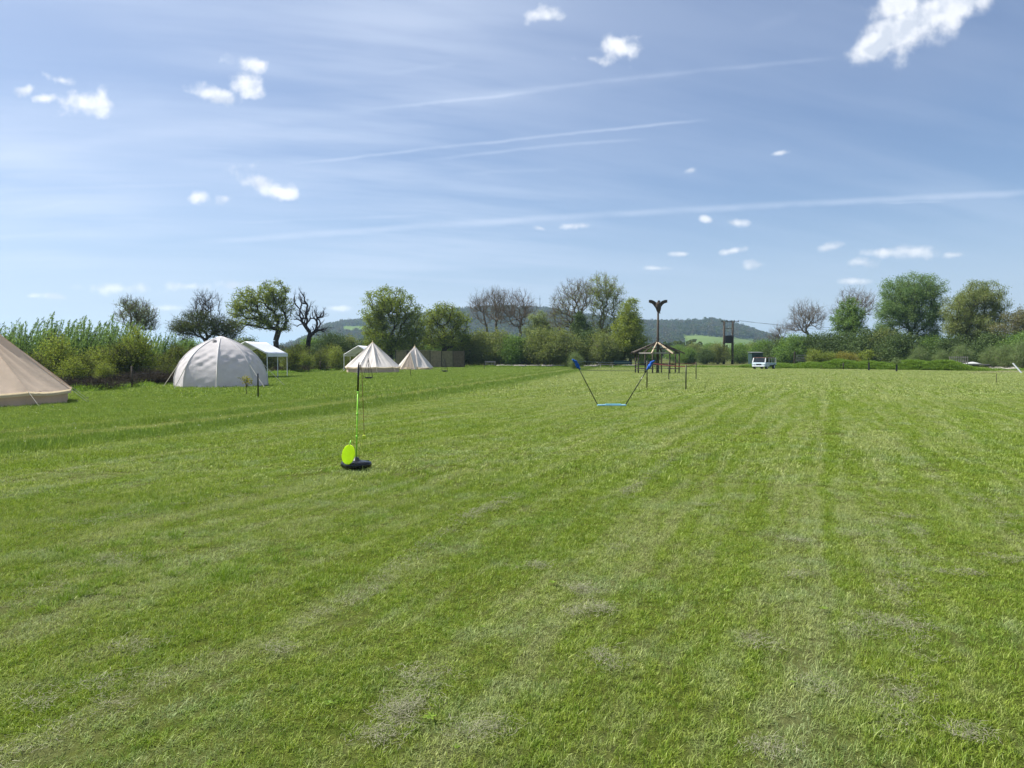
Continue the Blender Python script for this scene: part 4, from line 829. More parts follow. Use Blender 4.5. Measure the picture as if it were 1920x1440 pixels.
b = MB(); c = Vector((math.cos(R(38)), math.sin(R(38)), 0))
def vent(u, v): a = R(14 + 17 * u); return Vector((math.cos(a), math.sin(a), 0)) * (DRr * (.30 - .05 * v) + .07 * (1 - v)) + Vector((0, 0, DH * (.905 + .03 * v)))
MB().grid(vent, 4, 2).build('vent_flap', M_DKM, o); MB().lathe([(0, DH + .05), (.2, DH), (.36, DH * .955)], 8).build('crown_cap', M_DOMEL, o, True)

def gazebo(label, X, Y0, L, hw, ze, zr, group):
    o = empty('gazebo', (X, Y0, 0)); tag(o, label, 'gazebo', group)
    for s in (-1, 1):
        MB().grid(lambda u, v: Vector((s * hw * 1.02 * v, L * u, zr - (zr - ze) * v - .05 * math.sin(math.pi * u * 2) ** 2 * math.sin(math.pi * v))), 12, 6).build('roof_sheet', M_WHITE, o, True, solid=.006)
        MB().grid(lambda u, v: Vector((s * hw * 1.025, L * u, ze - .24 * v + .01)), 12, 1).build('valance', M_WHITE, o, solid=.004)
        for f in (0, .5, 1): MB().tube([(s * (hw - .02), L * f, 0), (s * (hw - .02), L * f, ze - .02)], .03, 8).build('post', M_WTUBE, o)
        MB().tube([(s * (hw - .02), 0, ze - .03), (s * (hw - .02), L, ze - .03)], .022, 6).build('eave_rail', M_WTUBE, o)
        for f in (0, .5, 1): MB().tube([(s * (hw - .02), L * f, ze - .03), (0, L * f, zr - .03)], .022, 6).build('rafter', M_WTUBE, o)
    MB().tube([(0, 0, zr - .04), (0, L, zr - .04)], .022, 6).build('ridge_rail', M_WTUBE, o)
    return o
gazebo('white gazebo standing against the right side of the dome tent', -19.4, 54.2, 4.8, 1.62, 1.80, 2.68, 'white gazebos')
gazebo('white gazebo half hidden behind the larger far bell tent', -16.1, 78, 6.0, 1.5, 1.82, 2.72, 'white gazebos')

# pole tennis: base, pole, bats, ball on a cord
X, Y = G(668, 879); o = empty('pole_tennis_set', (X, Y, .025)); tag(o, 'lime green and black pole tennis set with a round bat leaning on its base', 'swingball')
b = MB(); b.lathe([(0, 0), (.19, 0), (.208, .02), (.210, .055), (.198, .075), (.10, .088), (.05, .10), (.035, .14), (0, .14)], 28)
for k, v in enumerate(b.v):
    a = math.atan2(v[1], v[0]); r = math.hypot(v[0], v[1]); f = 1 + (.08 * math.cos(4 * a + .6) - .03 * math.cos(8 * a + 1.2) if r > .15 else 0); b.v[k] = (v[0] * f, v[1] * f, v[2])
b.build('base', M_BLACK, o, True)
b = MB()
for k in range(6): a = k * 1.047 + .5; b.box((.15 * math.cos(a), .15 * math.sin(a), .078), (.08, .025, .016), Matrix.Rotation(a, 3, 'Z'))
b.build('base_rib', M_BLACK, o, bevel=.004)
M_LIMEP = plain('lime_plastic', (.74, .96, .02), .4, .04, 10, spec=.3, trans=.5); M_LIMED = plain('lime_pole', (.30, .72, .05), .35, .05); tx, tz = .045, ZA(682, Y)
pt = lambda f: Vector((tx * f, 0, .1 + (tz - .1) * f)); fb = .70
MB().tube([pt(0), pt(fb)], .009, 10).build('lower_pole', M_LIMED, o, True); MB().tube([pt(fb), pt(1)], .013, 10).build('upper_pole', M_BLACK, o, True)
for f in (.24, .47, .69): MB().tube([pt(f - .012), pt(f + .012)], .014, 10).build('pole_joint', M_LIMED, o, True)
b = MB(); b.tube([pt(.97) + Vector((.022 + .006 * math.cos(k * 1.0), .006 * math.sin(k), -k * .0016)) for k in range(50)], .0022, 5); b.build('coil', M_BLACK, o)
bx, bz = XA(682, Y) - X, ZA(823, Y)
M_CORD = plain('red_cord', (.16, .03, .02), .8); MB().tube([pt(.97) + Vector((.03, 0, 0)), pt(.9) + Vector((.05, 0, 0)), (bx, 0, bz + .03)], .0035, 5).build('cord', M_CORD, o)
bm = bmesh.new(); bmesh.ops.create_icosphere(bm, subdivisions=3, radius=.033); me = bpy.data.meshes.new('ball'); bm.to_mesh(me); bm.free(); ball = ob('ball', me, plain('ball_felt', (.55, .66, .06), .9, .1, 60), o); ball.location = (bx, 0, bz); me.polygons.foreach_set('use_smooth', [True] * len(me.polygons))
def bat(cx, cy, cz, tilt, yaw):
    q = Matrix.Translation((cx, cy, cz)) @ Matrix.Rotation(yaw, 4, 'Z') @ Matrix.Rotation(tilt, 4, 'X'); rw, rh = .108, .132
    face = MB(); N = 26
    for (k, t_) in ((0, -.006), (1, .006)): face.v += [tuple(q @ Vector((rw * .93 * math.cos(2 * math.pi * j / N), t_, rh * .93 * math.sin(2 * math.pi * j / N)))) for j in range(N)]
    face.f += [tuple(reversed(range(N))), tuple(range(N, 2 * N))]; f_ = face.build('bat_face', M_LIMEP, o)
    rim = [q @ Vector((rw * math.cos(2 * math.pi * j / N), 0, rh * math.sin(2 * math.pi * j / N))) for j in range(N + 1)]; MB().tube(rim, .008, 6, False).build('bat_rim', M_LIMEP, f_, True)
    g_ = MB()                                   # raised ribs of the moulded face
    for j in range(-4, 5):
        xx = j * .02; zz = rh * .9 * math.sqrt(max(0, 1 - (xx / (rw * .93)) ** 2)); g_.beam(q @ Vector((xx, -.007, -zz)), q @ Vector((xx, -.007, zz)), .003, .004)
    for j in range(-6, 7):
        zz = j * .02; xx = rw * .9 * math.sqrt(max(0, 1 - (zz / (rh * .93)) ** 2)); g_.beam(q @ Vector((-xx, -.0075, zz)), q @ Vector((xx, -.0075, zz)), .003, .004)
    g_.build('bat_ribs', M_LIMEP, f_); MB().tube([q @ Vector((0, 0, rh)), q @ Vector((.0, .01, rh + .07))], [.009, .009], 8).build('bat_handle', M_LIMED, f_, True)
bat(XA(657, Y) - X, -.17, .20, R(-13), R(-27))

# folding badminton net
D = G(1147, 762)[1]; X = XA(1147, D); o = empty('badminton_net', (X, D, 0)); tag(o, 'portable badminton net with slanting dark poles, blue pole sleeves and a pale blue base', 'net')
M_BLUE = plain('blue_fabric', (.012, .10, .42), .75, .15, 9); M_PALEB = plain('pale_blue_plastic', (.20, .42, .54), .35, .08, 6)
b = MB(); b.box((0, 0, .035), (.92, .24, .055)); b.build('base_case', M_PALEB, o, bevel=.02); MB().box((.05, 0, .075), (.5, .14, .02)).build('case_handle', plain('teal_plastic', (.12, .36, .42), .4), o, bevel=.008)
ends = []
for s, pxt, pyt in ((-1, 1078, 677), (1, 1222, 679)):
    p0 = Vector((s * .45, 0, .06)); p1 = Vector((XA(pxt, D) - X, 0, ZA(pyt, D))); MB().tube([p0, p1], [.016, .013], 8).build('pole', M_BLACK, o, True)
    d = (p1 - p0).normalized(); wv = Vector((s, 0, .42)).normalized() * .075; a_, b_ = p1 + d * .04, p1 - d * .27
    def slv(u, v): return b_ + (a_ - b_) * v + wv * (u - .5) * 2 * (.62 + .38 * v) + Vector((0, -.04 - .02 * math.sin(u * 9 + v * 5), 0))
    MB().grid(slv, 6, 8).build('pole_sleeve', M_BLUE, o, True, solid=.05); ends.append((p1, p1 - d * .32))
M_CORDT = plain('teal_cord', (.07, .12, .12), .7); M_NET = plain('net_thread', (.05, .07, .06), .8)
(t0, b0), (t1, b1) = ends; lerp = lambda p, q, u, sg: p + (q - p) * u - Vector((0, 0, sg * 4 * u * (1 - u)))
MB().tube([lerp(t0, t1, k / 12, .03) for k in range(13)], .0055, 5).build('top_cord', M_CORDT, o); MB().tube([lerp(b0, b1, k / 12, .015) for k in range(13)], .008, 5).build('bottom_cord', M_NET, o)
b = MB()
for k in range(1, 48): u = k / 48; b.tube([lerp(t0, t1, u, .03), lerp(b0, b1, u, .015)], .0016, 3, False)
for j in range(1, 6): b.tube([lerp(t0, t1, k / 8, .03) * (1 - j / 6) + lerp(b0, b1, k / 8, .015) * (j / 6) for k in range(9)], .0016, 3, False)
b.build('net_mesh', M_NET, o)['kind'] = 'stuff'

# four-post net court
pts = [(1213, 728, 1.38), (1286, 731, 1.18), (1305, 712, 1.22), (1254, 712, 1.2)]; W = [Vector((*G(p[0], p[1]), 0)) for p in pts]; cen = sum(W, Vector()) / 4
o = empty('ball_court', cen); tag(o, 'four dark posts joined by red tape with a sagging string net', 'net'); M_RED = plain('red_tape', (.15, .03, .03), .7); M_GRN = plain('green_black_pole', (.03, .035, .02), .5)
tops = []
for p, w_ in zip(pts, W):
    q = w_ - cen; MB().tube([q, q + Vector((0, 0, p[2]))], .03, 8).build('post', M_GRN, o, True); MB().lathe([(0, 0), (.09, 0), (.08, .03), (.03, .05)], 10, q).build('post_foot', M_GRN, o); tops.append(q + Vector((0, 0, p[2] - .05)))
for a_, b_ in ((0, 1), (1, 2), (2, 3), (3, 0)):
    MB().grid(lambda u, v: lerp(tops[a_], tops[b_], u, .05) - Vector((0, 0, .035 * v)), 10, 1).build('tape', M_RED, o, solid=.006)
b = MB(); dn = Vector((0, 0, 1.05))
for k in range(0, 25): u = k / 24; p = lerp(tops[0], tops[1], u, .05); b.tube([p, p - dn + Vector((0, 0, .06 * math.sin(u * 9)))], .003, 3, False)
for j in range(1, 12): b.tube([lerp(tops[0], tops[1], k / 10, .05) - dn * j / 11 for k in range(11)], .003, 3, False)
b.build('net_mesh', plain('pale_net_thread', (.22, .25, .15), .8), o)['kind'] = 'stuff'

# open timber pavilion
D = 70.0; o = empty('timber_pavilion', (XA(1232, D), D, 0)); tag(o, 'open eight-sided timber shelter with a part-boarded pitched roof on dark posts', 'pavilion')
rad, ze, za = 2.28, 1.92, ZA(641, D); ang = [R(22.5 + 45 * k) for k in range(8)]; cr = [Vector((rad * math.cos(a), rad * math.sin(a), 0)) for a in ang]; up = Vector((0, 0, 1)); ap = Vector((0, 0, za))
for k in range(8):
    p, q = cr[k] * .9, cr[(k + 1) % 8] * .9
    MB().tube([p, p + up * (ze + .05)], [.065, .06], 8).build('post', M_WOODD, o, True)
    MB().beam(p * 1.0 + up * (ze - .02), q * 1.0 + up * (ze - .02), .10, .13).build('eave_beam', M_WOODG if k in (4, 5) else M_WOODD, o)
    pale = k in (5, 6); MB().beam(cr[k] * 1.12 + up * (ze - .06), ap * .985 + cr[k] * .03, .09, .12).build('rafter', M_WOODL if pale else M_WOODD, o)
    for f in (.36, .68):
        e0, e1 = cr[k] * 1.1 * (1 - f) + (up * (ze + .06)) * (1 - f) + ap * f, cr[(k + 1) % 8] * 1.1 * (1 - f) + (up * (ze + .06)) * (1 - f) + ap * f
        MB().beam(e0, e1, .045, .06).build('purlin', M_WOODD, o)
    if k in (3,):
        q0, q1 = cr[k] * 1.1 + up * (ze + .0), cr[(k + 1) % 8] * 1.1 + up * ze
        for j in range(5):
            f0, f1 = j / 5, (j + .92) / 5; L_ = lambda a_, f: a_ * (1 - f) + ap * f + up * .05
            MB().add([tuple(L_(q0, f0)), tuple(L_(q1, f0)), tuple(L_(q1, f1)), tuple(L_(q0, f1))], [(0, 1, 2, 3)]).build('roof_board', M_WOODD, o, solid=.02)
    if k not in (5,): MB().beam(p * .96 + up * .45, q * .96 + up * .45, .32, .05, up=(0, 0, 1)).build('bench_board', M_WOODD, o)
    if k in (0, 1, 2, 3): MB().beam(p + up * .82, q + up * .82, .04, .12).build('back_rail', M_WOODD, o)
MB().tube([(0, 0, za - .35), (0, 0, za + .12)], .16, 8).build('king_block', M_WOODD, o)
# eagle carving on its pole
o = empty('eagle_totem', (XA(1233, D), D, 0)); tag(o, 'tall dark pole rising through the pavilion, topped by a carved eagle with raised wings', 'totem')
zt = ZA(563, D); M_EAG = plain('carved_dark_wood', (.055, .042, .032), .8, .35, 5, .5, 25); zb = zt - 1.22
MB().tube([(0, 0, 0), (.0, 0, za), (.01, 0, zb + .25)], [.15, .12, .085], 10).build('pole', M_WOODD, o, True)
MB().tube([(.03, 0, zb + .06), (.05, -.02, zb + .22), (.03, -.02, zb + .5), (.0, -.01, zb + .78), (.02, 0, zb + .95), (.06, -.02, zb + 1.06)], [.08, .19, .26, .29, .22, .10], 12).build('body', M_EAG, o, True)
MB().tube([(.02, 0, zb + .92), (.05, -.02, zb + 1.05), (.07, -.03, zb + 1.16), (.07, -.03, zb + 1.22)], [.10, .12, .115, .04], 10).build('head', M_EAG, o, True)
MB().tube([(.12, -.05, zb + 1.14), (.19, -.07, zb + 1.13), (.22, -.08, zb + 1.06)], [.045, .03, .006], 7).build('beak', M_EAG, o, True)
MB().beam((.05, 0, zb + .25), (.20, .0, zb - .02), .20, .06).build('tail', M_EAG, o, bevel=.015)
for s in (-1, 1):
    sp = [(.0, .86, .56), (.2, .96, .58), (.36, 1.08, .48), (.52, 1.15, .36), (.70, 1.19, .32), (.86, 1.17, .26)]
    def wing(u, v):
        f = u * (len(sp) - 1); i0 = min(int(f), len(sp) - 2); g_ = f - i0; x_, z_, c_ = [sp[i0][j] * (1 - g_) + sp[i0 + 1][j] * g_ for j in range(3)]
        nt = .035 * abs(math.sin(u * 16)) * v; return Vector((s * x_, .05 - .05 * u, zb + z_ + .07 - c_ * v + nt))
    MB().grid(wing, 18, 6).build('wing', M_EAG, o, solid=.12)
for s in (-1, 1): MB().tube([(.02 + s * .06, -.03, zb + .34), (.03 + s * .07, -.05, zb + .18)], [.05, .035], 7).build('foot', M_EAG, o, True)

# fire bowls on tripods
def tripod(label, px, py, h, bz, br):
    X, Y = G(px, py); o = empty('fire_bowl_tripod', (X, Y, 0), R(20)); tag(o, label, 'fire bowl', 'hanging fire bowls')
    for k in range(3):
        a = k * 2.094 + .5; MB().tube([(.44 * math.cos(a), .44 * math.sin(a), 0), (-.02 * math.cos(a), -.02 * math.sin(a), h)], .014, 6).build('leg', M_DKM, o)
        MB().tube([(br * .95 * math.cos(a + 1), br * .95 * math.sin(a + 1), bz + .1), (0, 0, h * .75)], .007, 5).build('chain', M_DKM, o)
    MB().tube([(0, 0, h * .75), (0, 0, h)], .008, 5).build('hook', M_DKM, o)
    MB().lathe([(0, bz - .03), (br * .5, bz - .01), (br * .85, bz + .05), (br, bz + .11), (br * .97, bz + .11), (br * .8, bz + .06), (0, bz + .01)], 18).build('bowl', M_DKM, o, True)
tripod('black fire bowl hanging from a tripod in front of the larger far bell tent', 691, 712, 1.45, .08, .29)
tripod('black fire bowl on a tripod in front of the tan screen panels', 834, 699, 1.35, .12, .30)

# left wire fence
o = empty('wire_fence', (-20.2, 39, 0)); tag(o, 'dark wire fence on thin posts along the foot of the left hedge', 'fence')
fp = [(XA(60, 31), 31.0), (XA(248, 39), 39.0), (XA(330, 47), 47.0), (XA(405, 55), 55.0), (XA(470, 62), 62.0), (XA(531, 70), 70.0), (XA(592, 80), 80.0), (XA(640, 91), 91.0)]
fp = [Vector((x_ + 20.2 + 1.0, y_ - 39 - 2.0, 0)) for x_, y_ in fp]
for k, p in enumerate(fp): MB().tube([p, p + Vector((0, 0, 1.12))], .05, 7).build('post', M_WOODD, o, True)
for z in (.35, .7, 1.05):
    MB().tube([p + Vector((0, -.05, z)) for p in fp], .004, 3).build('wire', M_DKM, o)

# sapling and stakes in the lawn
def stake(label, px, py, h, r=.022, mat=None, name='stake', group=None):
    X, Y = G(px, py); me = MB().tube([(0, 0, 0), (0, 0, h * .97), (0, 0, h)], [r, r, r * .5], 7).build(name, mat or M_BLACK, None, True); me.location = (X, Y, 0); return tag(me, label, 'stake', group)
stake('black stake in the lawn right of the yellow sapling, in front of the dome tent', 484, 747, .96, .028)
stake('short dark stake in the grass in front of the small bell tent', 770, 706, .62, .022, M_WOODD); stake('tiny dark stake in the lawn right of the screen panels', 908, 693, .55, .03, M_WOODD)
stake('small stake in the mown field near the right edge', 1868, 718, .55, .018, M_WOODD)
def sapling(label, px, py, h, w_, mat, guard=0, seed=1, group=None, n=24, ls=.07):
    X, Y = G(px, py); r = np.random.default_rng(seed); o = empty('sapling', (X, Y, 0)); tag(o, label, 'sapling', group)
    T_ = lobe_points(r, [(0, 0, h * .8, w_, w_, h * .22)], n, .5); A, par, Wt, tn = skeleton(r, T_, np.array([0, 0, h * .42]), np.array([0, 0, -.02])); i = np.where(par >= 0)[0]; rad = .004 + .012 * (Wt / Wt.max()) ** .5 * h
    V, F = prisms(A[par[i]], A[i], rad[par[i]], rad[i], 4); ob('trunk', npmesh('sapling_wood', V, [F]), M_BARK, o)
    k = np.repeat(np.arange(len(tn)), 9); P = A[tn][k] + r.normal(size=(len(k), 3)) * w_ * .28; V, F, q = leaf_quads(r, P, ls, .55); ob('crown', npmesh('sapling_leaves', V, [F], {'rnd': q}), mat, o)
    if guard: MB().lathe([(.09, 0), (.09, guard), (.07, guard), (.07, 0)], 10).build('tree_guard', M_DKM, o)
    return o
sapling('yellow-leaved sapling in the lawn in front of the dome tent', 462, 741, .74, .26, M_GOLD, seed=3, n=20, ls=.075)
SG = 'planted saplings in front of the bank'
sapling('sapling in a dark guard, tallest in front of the bank', 1629, 695, 2.2, .55, M_LIME, .9, 4, SG, 40, .16); sapling('sapling in a dark guard below the black-green bush', 1681, 697, 1.4, .5, M_WILLOW, .75, 5, SG, 30, .14)
sapling('small sapling in a guard right of the truck', 1501, 691, .8, .25, M_GREEN, .6, 6, SG, 14, .12)
stake('dark post in front of the bank below the golden bushes', 1581, 693, .8, .06, M_WOODD, group=SG); stake('low dark post at the left end of the bank', 1540, 692, .42, .05, M_WOODD, group=SG)

# screen panels behind the small bell tent
D = 105.0; o = empty('screen_fence', (XA(742, D), D, 0)); tag(o, 'row of tan and brown wooden screen panels behind the smaller bell tent', 'fence')
mats = [plain('panel_tan', (.26, .21, .12), .9, .2, 3), plain('panel_brown', (.13, .10, .06), .9, .25, 3), plain('panel_olive', (.21, .18, .095), .9, .2, 3)]; wdt = XA(871, D) - XA(742, D); npn = 6; pw = wdt / npn; ht = ZA(658, D)
for k in range(npn):
    b = MB(); x0 = k * pw + .06; ns = 9; sw = (pw - .12) / ns
    for j in range(ns): b.box((x0 + (j + .5) * sw, .02 * (j % 2), ht / 2 + .02), (sw * .97, .02, ht - .06))
    for z in (.3, ht * .5, ht - .3): b.box((x0 + (pw - .12) / 2, -.03, z), (pw - .12, .03, .08))
    b.build('panel', mats[(0, 1, 2, 0, 2, 1)[k]], o); MB().box((k * pw, 0, ht / 2 + .03), (.10, .10, ht + .06)).build('post', M_WOODD, o)
MB().box((wdt, 0, ht / 2 + .03), (.10, .10, ht + .06)).build('post', M_WOODD, o); MB().box((wdt * .3, -.02, ht + .09), (wdt * .6, .12, .05)).build('cap_rail', M_WOODL, o)

# picnic table, bench, trough and logs at the far edge
D = 104.0; o = empty('picnic_table', (XA(1135, D), D, 0), R(8)); tag(o, 'grey wooden picnic table at the far edge of the field, left of the pavilion', 'table')
for j in range(5): MB().box((0, (j - 2) * .15, .74), (2.4, .14, .045)).build('top_board', M_WOODG, o)
for s in (-1, 1):
    for j in range(2): MB().box((0, s * (.68 + j * .15), .45), (2.4, .14, .045)).build('seat_board', M_WOODG, o)
    for e in (-1, 1): MB().beam((e * .85, s * .72, 0), (e * .85, s * .22, .72), .09, .05).build('leg', M_WOODG, o)
    MB().beam((s * .85, -.8, .41), (s * .85, .8, .41), .05, .09).build('cross_bar', M_WOODG, o)
o = empty('bench', (XA(919, 108), 108, 0)); tag(o, 'small pale bench under the bushes right of the screen panels', 'bench')
for j in range(2): MB().box((0, j * .2, .45), (1.6, .18, .05)).build('seat_board', M_WOODG, o)
MB().box((0, .34, .8), (1.6, .04, .2)).build('back_board', M_WOODG, o)
for e in (-1, 1): MB().box((e * .65, .1, .21), (.08, .34, .42)).build('leg', M_WOODG, o); MB().beam((e * .65, .28, .3), (e * .65, .38, .9), .07, .05).build('back_post', M_WOODG, o)
D = 108.0; o = empty('water_trough', (XA(1165, D), D, 0)); tag(o, 'dark teal trough behind the picnic table', 'trough'); b = MB(); MT = plain('teal_paint', (.02, .055, .06), .7)
for s in (-1, 1): b.box((0, s * .45, .72), (2.2, .05, .5)); b.box((s * 1.1, 0, .72), (.05, .9, .5))
b.box((0, 0, .5), (2.2, .9, .05)); b.build('tank', MT, o)
for s in (-1, 1): MB().box((s * .85, 0, .24), (.12, .8, .47)).build('leg', M_DKM, o)
for k, (px, ln, D, rz_) in enumerate([(948, 2.6, 108, 4), (975, 1.8, 107, -9), (1002, 2.4, 107.5, 12), (1026, 1.6, 106.5, -5), (1044, 2.2, 107, 7), (1108, 2.0, 106, -12), (1180, 2.2, 107, 3)]):
    r = random.Random(k); pts_ = [(ln * (f / 6 - .5), r.gauss(0, .03), .20 + r.gauss(0, .015)) for f in range(7)]
    l = MB().tube(pts_, [.17 + r.gauss(0, .015) for _ in range(7)], 10).build('log', M_WOODG, None, True); l.location = (XA(px, D), D, 0); l.rotation_euler = (0, 0, R(rz_))
    tag(l, ['weathered log below the middle bare tree', 'short log below the broad bare tree', 'weathered log below the silvery tree', 'short log left of the lone willow bush', 'grey log just left of the lone willow bush', 'log at the left end of the picnic table', 'log right of the picnic table, behind the net'][k], 'log', 'logs along the far edge of the field')

# H-frame transformer poles and wires
D = 150.0; o = empty('transformer_poles', (XA(1365, D), D, 0)); tag(o, 'pair of power poles with a transformer hung between them', 'power poles'); hp = ZA(602, D); hw = (XA(1373, D) - XA(1357, D)) / 2
for s in (-1, 1): MB().tube([(s * hw, 0, 0), (s * hw, 0, hp)], [.26, .21], 9).build('pole', M_WOODD, o, True)
MB().box((.3, 0, hp - .15), (3.6, .12, .14)).build('cross_arm', M_WOODD, o); MB().box((0, 0, hp - 1.5), (2 * hw + .5, .1, .1)).build('brace', M_WOODD, o)
for x_ in (-1.3, -.3, .5, 1.2, 1.95): MB().lathe([(.05, 0), (.09, .1), (.05, .16), (.08, .24), (0, .3)], 8, (x_, 0, hp - .08)).build('insulator', M_DKM, o)
tz_ = ZA(636, D); t_o = MB().box((0, 0, tz_), (1.5, .9, 1.5)).build('transformer', M_DKM, o, bevel=.05)
b = MB()
for j in range(6): b.box((-.5 + j * .2, -.46, tz_ - .05), (.05, .14, .95))
b.build('cooling_fins', M_DKM, t_o)['kind'] = 'stuff'; MB().box((0, 0, tz_ - .75), (2 * hw + .6, .9, .12)).build('platform', M_WOODD, o)
w0 = [Vector((XA(1365, D) + x_, D, hp + .18)) for x_ in (.5, 1.95)]
for k, (p, q) in enumerate(zip(w0, [(XA(2080, 104), 104, ZA(612, 104)), (XA(2080, 100), 100, ZA(632, 100))])):
    q = Vector(q); l = MB().tube([lerp(p, q, j / 24, 1.2) for j in range(25)], .02, 4).build('power_line', M_DKM); tag(l, ['upper power line running right from the transformer poles', 'lower power line running right from the transformer poles'][k], 'wire', 'overhead power lines')

# shed and gate
D = 112.0; o = empty('shed', (XA(1416, D), D, 0), R(10)); tag(o, 'small dark teal shed behind the truck', 'shed'); zs = ZA(660.5, D); MS = plain('teal_boards', (.025, .055, .055), .7, .2)
b = MB()
for j in range(10): b.box((-.8 + j * .178, -.6, zs / 2 - .05), (.17, .03, zs - .12))
b.build('front_board', MS, o)['kind'] = 'stuff'; MB().box((0, 0, zs / 2 - .06), (1.76, 1.16, zs - .14)).build('wall', MS, o); MB().box((.05, -.63, .95), (.75, .04, 1.75)).build('door', plain('dark_door', (.015, .03, .032), .6), o)
rf = MB().box((0, 0, zs - .02), (2.0, 1.45, .07), Matrix.Rotation(R(5), 3, 'X')).build('roof', plain('felt_roof', (.10, .11, .11), .9), o)
D = 108.0; o = empty('field_gate', (XA(1506, D), D, 0), R(-6)); tag(o, 'grey wooden field gate with a tall left post, in front of the dark hedge', 'gate'); gw = (XA(1521, D) - XA(1495, D)) / 2
MB().box((-gw - .22, 0, 1.15), (.2, .2, 2.3)).build('gate_post', M_WOODD, o, bevel=.02); MB().box((gw + .18, 0, .8), (.16, .16, 1.6)).build('gate_post', M_WOODD, o, bevel=.02)
for z in (.95, 1.2, 1.45, 1.75): MB().box((0, 0, z), (2 * gw, .05, .10)).build('rail', M_WOODG, o)
for s in (-1, 1): MB().box((s * (gw - .05), .002, 1.3), (.1, .07, 1.0)).build('stile', M_WOODG, o)
MB().beam((-gw, -.05, .95), (gw, -.05, 1.72), .04, .09).build('brace', M_WOODG, o)

# small utility truck, nose towards -x
D = 93.0; o = empty('utility_truck', (XA(1433, D), D, 0), R(52)); o.scale = (1, 1, .93); tag(o, 'small pale blue and white utility truck with dark windscreen and reddish roof', 'truck')
M_PB = plain('pale_blue_paint', (.42, .53, .60), .4, .06, 3, spec=.5); M_WB = plain('white_bumper', (.60, .62, .64), .5); M_RR = plain('red_brown_roof', (.17, .08, .065), .7); M_GL = plain('dark_glass', (.012, .016, .02), .08, spec=.6); M_TY = plain('tyre', (.02, .02, .02), .9)
def prof(pts_, y0, y1):
    b = MB(); n_ = len(pts_); b.v = [(x_, y0, z_) for x_, z_ in pts_] + [(x_, y1, z_) for x_, z_ in pts_]; b.f = [tuple(range(n_)), tuple(reversed(range(n_, 2 * n_)))] + [(k, n_ + k, n_ + (k + 1) % n_, (k + 1) % n_) for k in range(n_)]; return b
hw = .84; prof([(-2.0, .38), (-2.02, .78), (-1.92, .90), (-.55, .92), (-.55, .34), (-1.9, .34)], -hw, hw).build('cab', M_PB, o, bevel=.035); prof([(-.548, .36), (-.548, .50), (2.0, .50), (2.0, .36)], -.7, .7).build('chassis', M_DKM, o)
MB().add([(-1.93, -.70, .93), (-1.93, .70, .93), (-1.70, .66, 1.46), (-1.70, -.66, 1.46)], [(0, 1, 2, 3)]).build('windscreen', M_GL, o, solid=.02)
for s in (-1, 1):
    MB().beam((-1.93, s * .77, .90), (-1.68, s * .74, 1.50), .10, .07).build('windscreen_pillar', M_WB, o); MB().beam((-.60, s * .78, .90), (-.62, s * .75, 1.50), .10, .06).build('rear_pillar', M_WB, o)
    MB().add([(-1.80, s * .76, .93), (-.66, s * .77, .93), (-.66, s * .74, 1.45), (-1.62, s * .74, 1.45)], [(0, 1, 2, 3)]).build('side_window', M_GL, o, solid=.015)
    MB().box((-1.15, s * .852, .64), (1.05, .02, .46)).build('door', M_WB, o, bevel=.008)
    MB().lathe([(0, 0), (.095, .0), (.095, .03), (0, .04)], 12).build('headlight', M_WB, o).matrix_local = Matrix.Translation((-2.02, s * .60, .68)) @ Matrix.Rotation(R(-90), 4, 'Y')
    MB().box((.75, s * .80, .70), (2.5, .05, .30)).build('bed_side', M_PB, o, bevel=.01)
    for x_ in (.45, 1.35, 1.95): MB().tube([(x_, s * .78, .82), (x_, s * .76, 1.50)], .028, 7).build('bed_hoop', M_WB, o)
    MB().tube([(-.6, s * .76, 1.48), (1.98, s * .76, 1.48)], .028, 7).build('bed_rail', M_WB, o)
    for x_ in (-1.35, 1.2):
        wh = empty('wheel'); wh.parent = o; wh.location = (x_, s * .74, .33)
        MB().tube([(0, -.11, 0), (0, -.09, 0), (0, .09, 0), (0, .11, 0)], [.27, .33, .33, .27], 20).build('tyre', M_TY, wh, True); MB().tube([(0, -.12, 0), (0, .12, 0)], .17, 14).build('rim', M_WB, wh)
MB().box((.75, 0, .56), (2.6, 1.56, .06)).build('bed_floor', M_DKM, o); MB().box((2.0, 0, .70), (.05, 1.56, .30)).build('tailboard', M_PB, o)
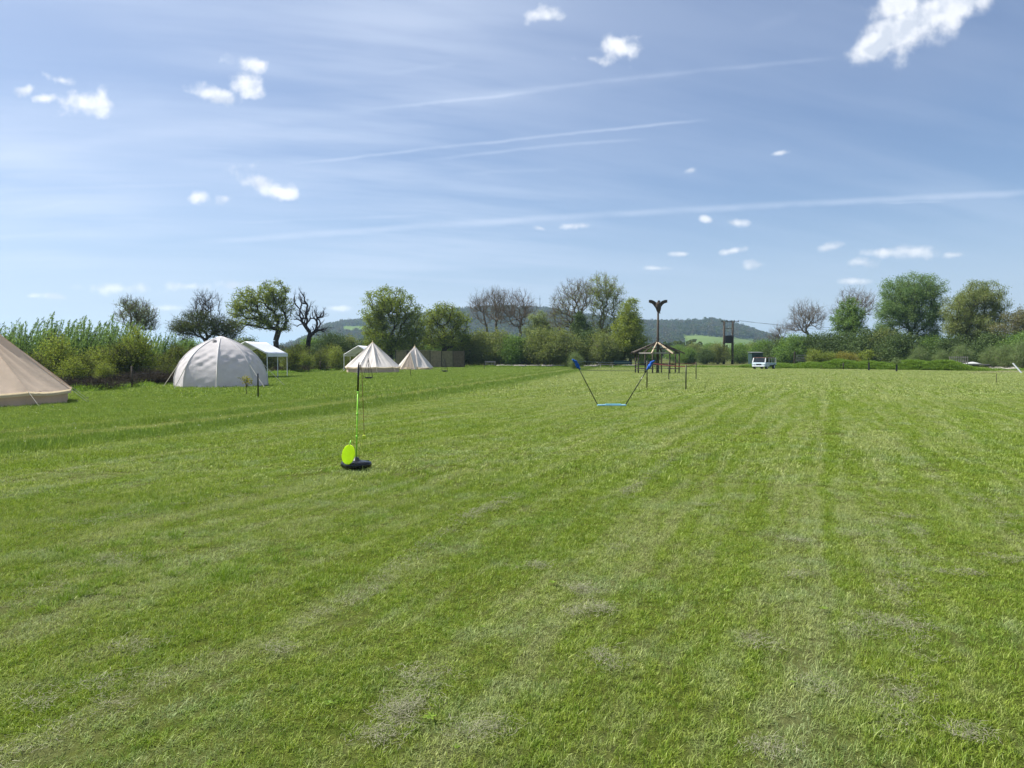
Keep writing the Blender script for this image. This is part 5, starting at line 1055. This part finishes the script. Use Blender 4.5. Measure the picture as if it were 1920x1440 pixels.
MB().box((-2.05, 0, .42), (.10, 1.56, .20)).build('bumper', M_WB, o, bevel=.03); MB().box((-2.03, 0, .66), (.03, .62, .16)).build('grille', M_DKM, o)
MB().box((-.10, 0, 1.54), (3.25, 1.60, .07)).build('roof', M_RR, o, bevel=.025); MB().box((-.95, 0, .98), (.14, 1.3, .40)).build('seat_back', M_BLACK, o, bevel=.04)

# stake-sided trailer, white rail
D = 88.0; o = empty('stake_trailer', (XA(1808, D), D, 0), R(4)); tag(o, 'flat trailer with grey stake sides at its left end, behind the bank', 'trailer'); hw = (XA(1848, D) - XA(1770, D)) / 2
MB().box((0, 0, .62), (2 * hw, 1.8, .12)).build('bed', M_WOODG, o)
for k in range(9): MB().box((-hw + .08 + k * .27, -.85, 1.12), (.07, .05, .9)).build('stake', M_WOODG, o)
for z in (.95, 1.5): MB().box((-hw + 1.15, -.80, z), (2.3, .04, .09)).build('rail', M_WOODG, o)
MB().grid(lambda u, v: Vector((-.15 + 1.9 * u, -.7 + 1.3 * v, .74 + .16 * math.sin(math.pi * u) * math.sin(math.pi * v) * (1 + .4 * math.sin(u * 9 + v * 4)))), 12, 8).build('folded_sheet', plain('grey_sheet', (.42, .43, .42), .7), o, True)
for s in (-1, 1):
    for x_ in (-.5, .4): MB().tube([(x_, s * .78, .3), (x_, s * .98, .3)], .3, 16).build('wheel', M_TY, o)
MB().beam((hw, 0, .55), (hw + .9, 0, .42), .1).build('drawbar', M_DKM, o)
X, Y = G(1917, 700); l = MB().beam((0, 0, -.05), (-.52, .6, .95), .16, .09).build('white_rail', M_WB, None, bevel=.01); l.location = (X, Y, 0); tag(l, 'leaning white board at the right edge beside the concrete pad', 'board')

# ---------------------------------------------------------------- air
m, t = mat_new('air'); pv = t.new('ShaderNodeVolumePrincipled'); pv.inputs['Color'].default_value = (.55, .76, 1.0, 1); pv.inputs['Density'].default_value = HAZE; pv.inputs['Anisotropy'].default_value = .35
mo = t.new('ShaderNodeOutputMaterial'); t.l.new(pv.outputs[0], mo.inputs['Volume'])
h = MB().box((0, 4200, 79), (13000, 10400, 162)).build('haze', m); tag(h, kind='stuff')
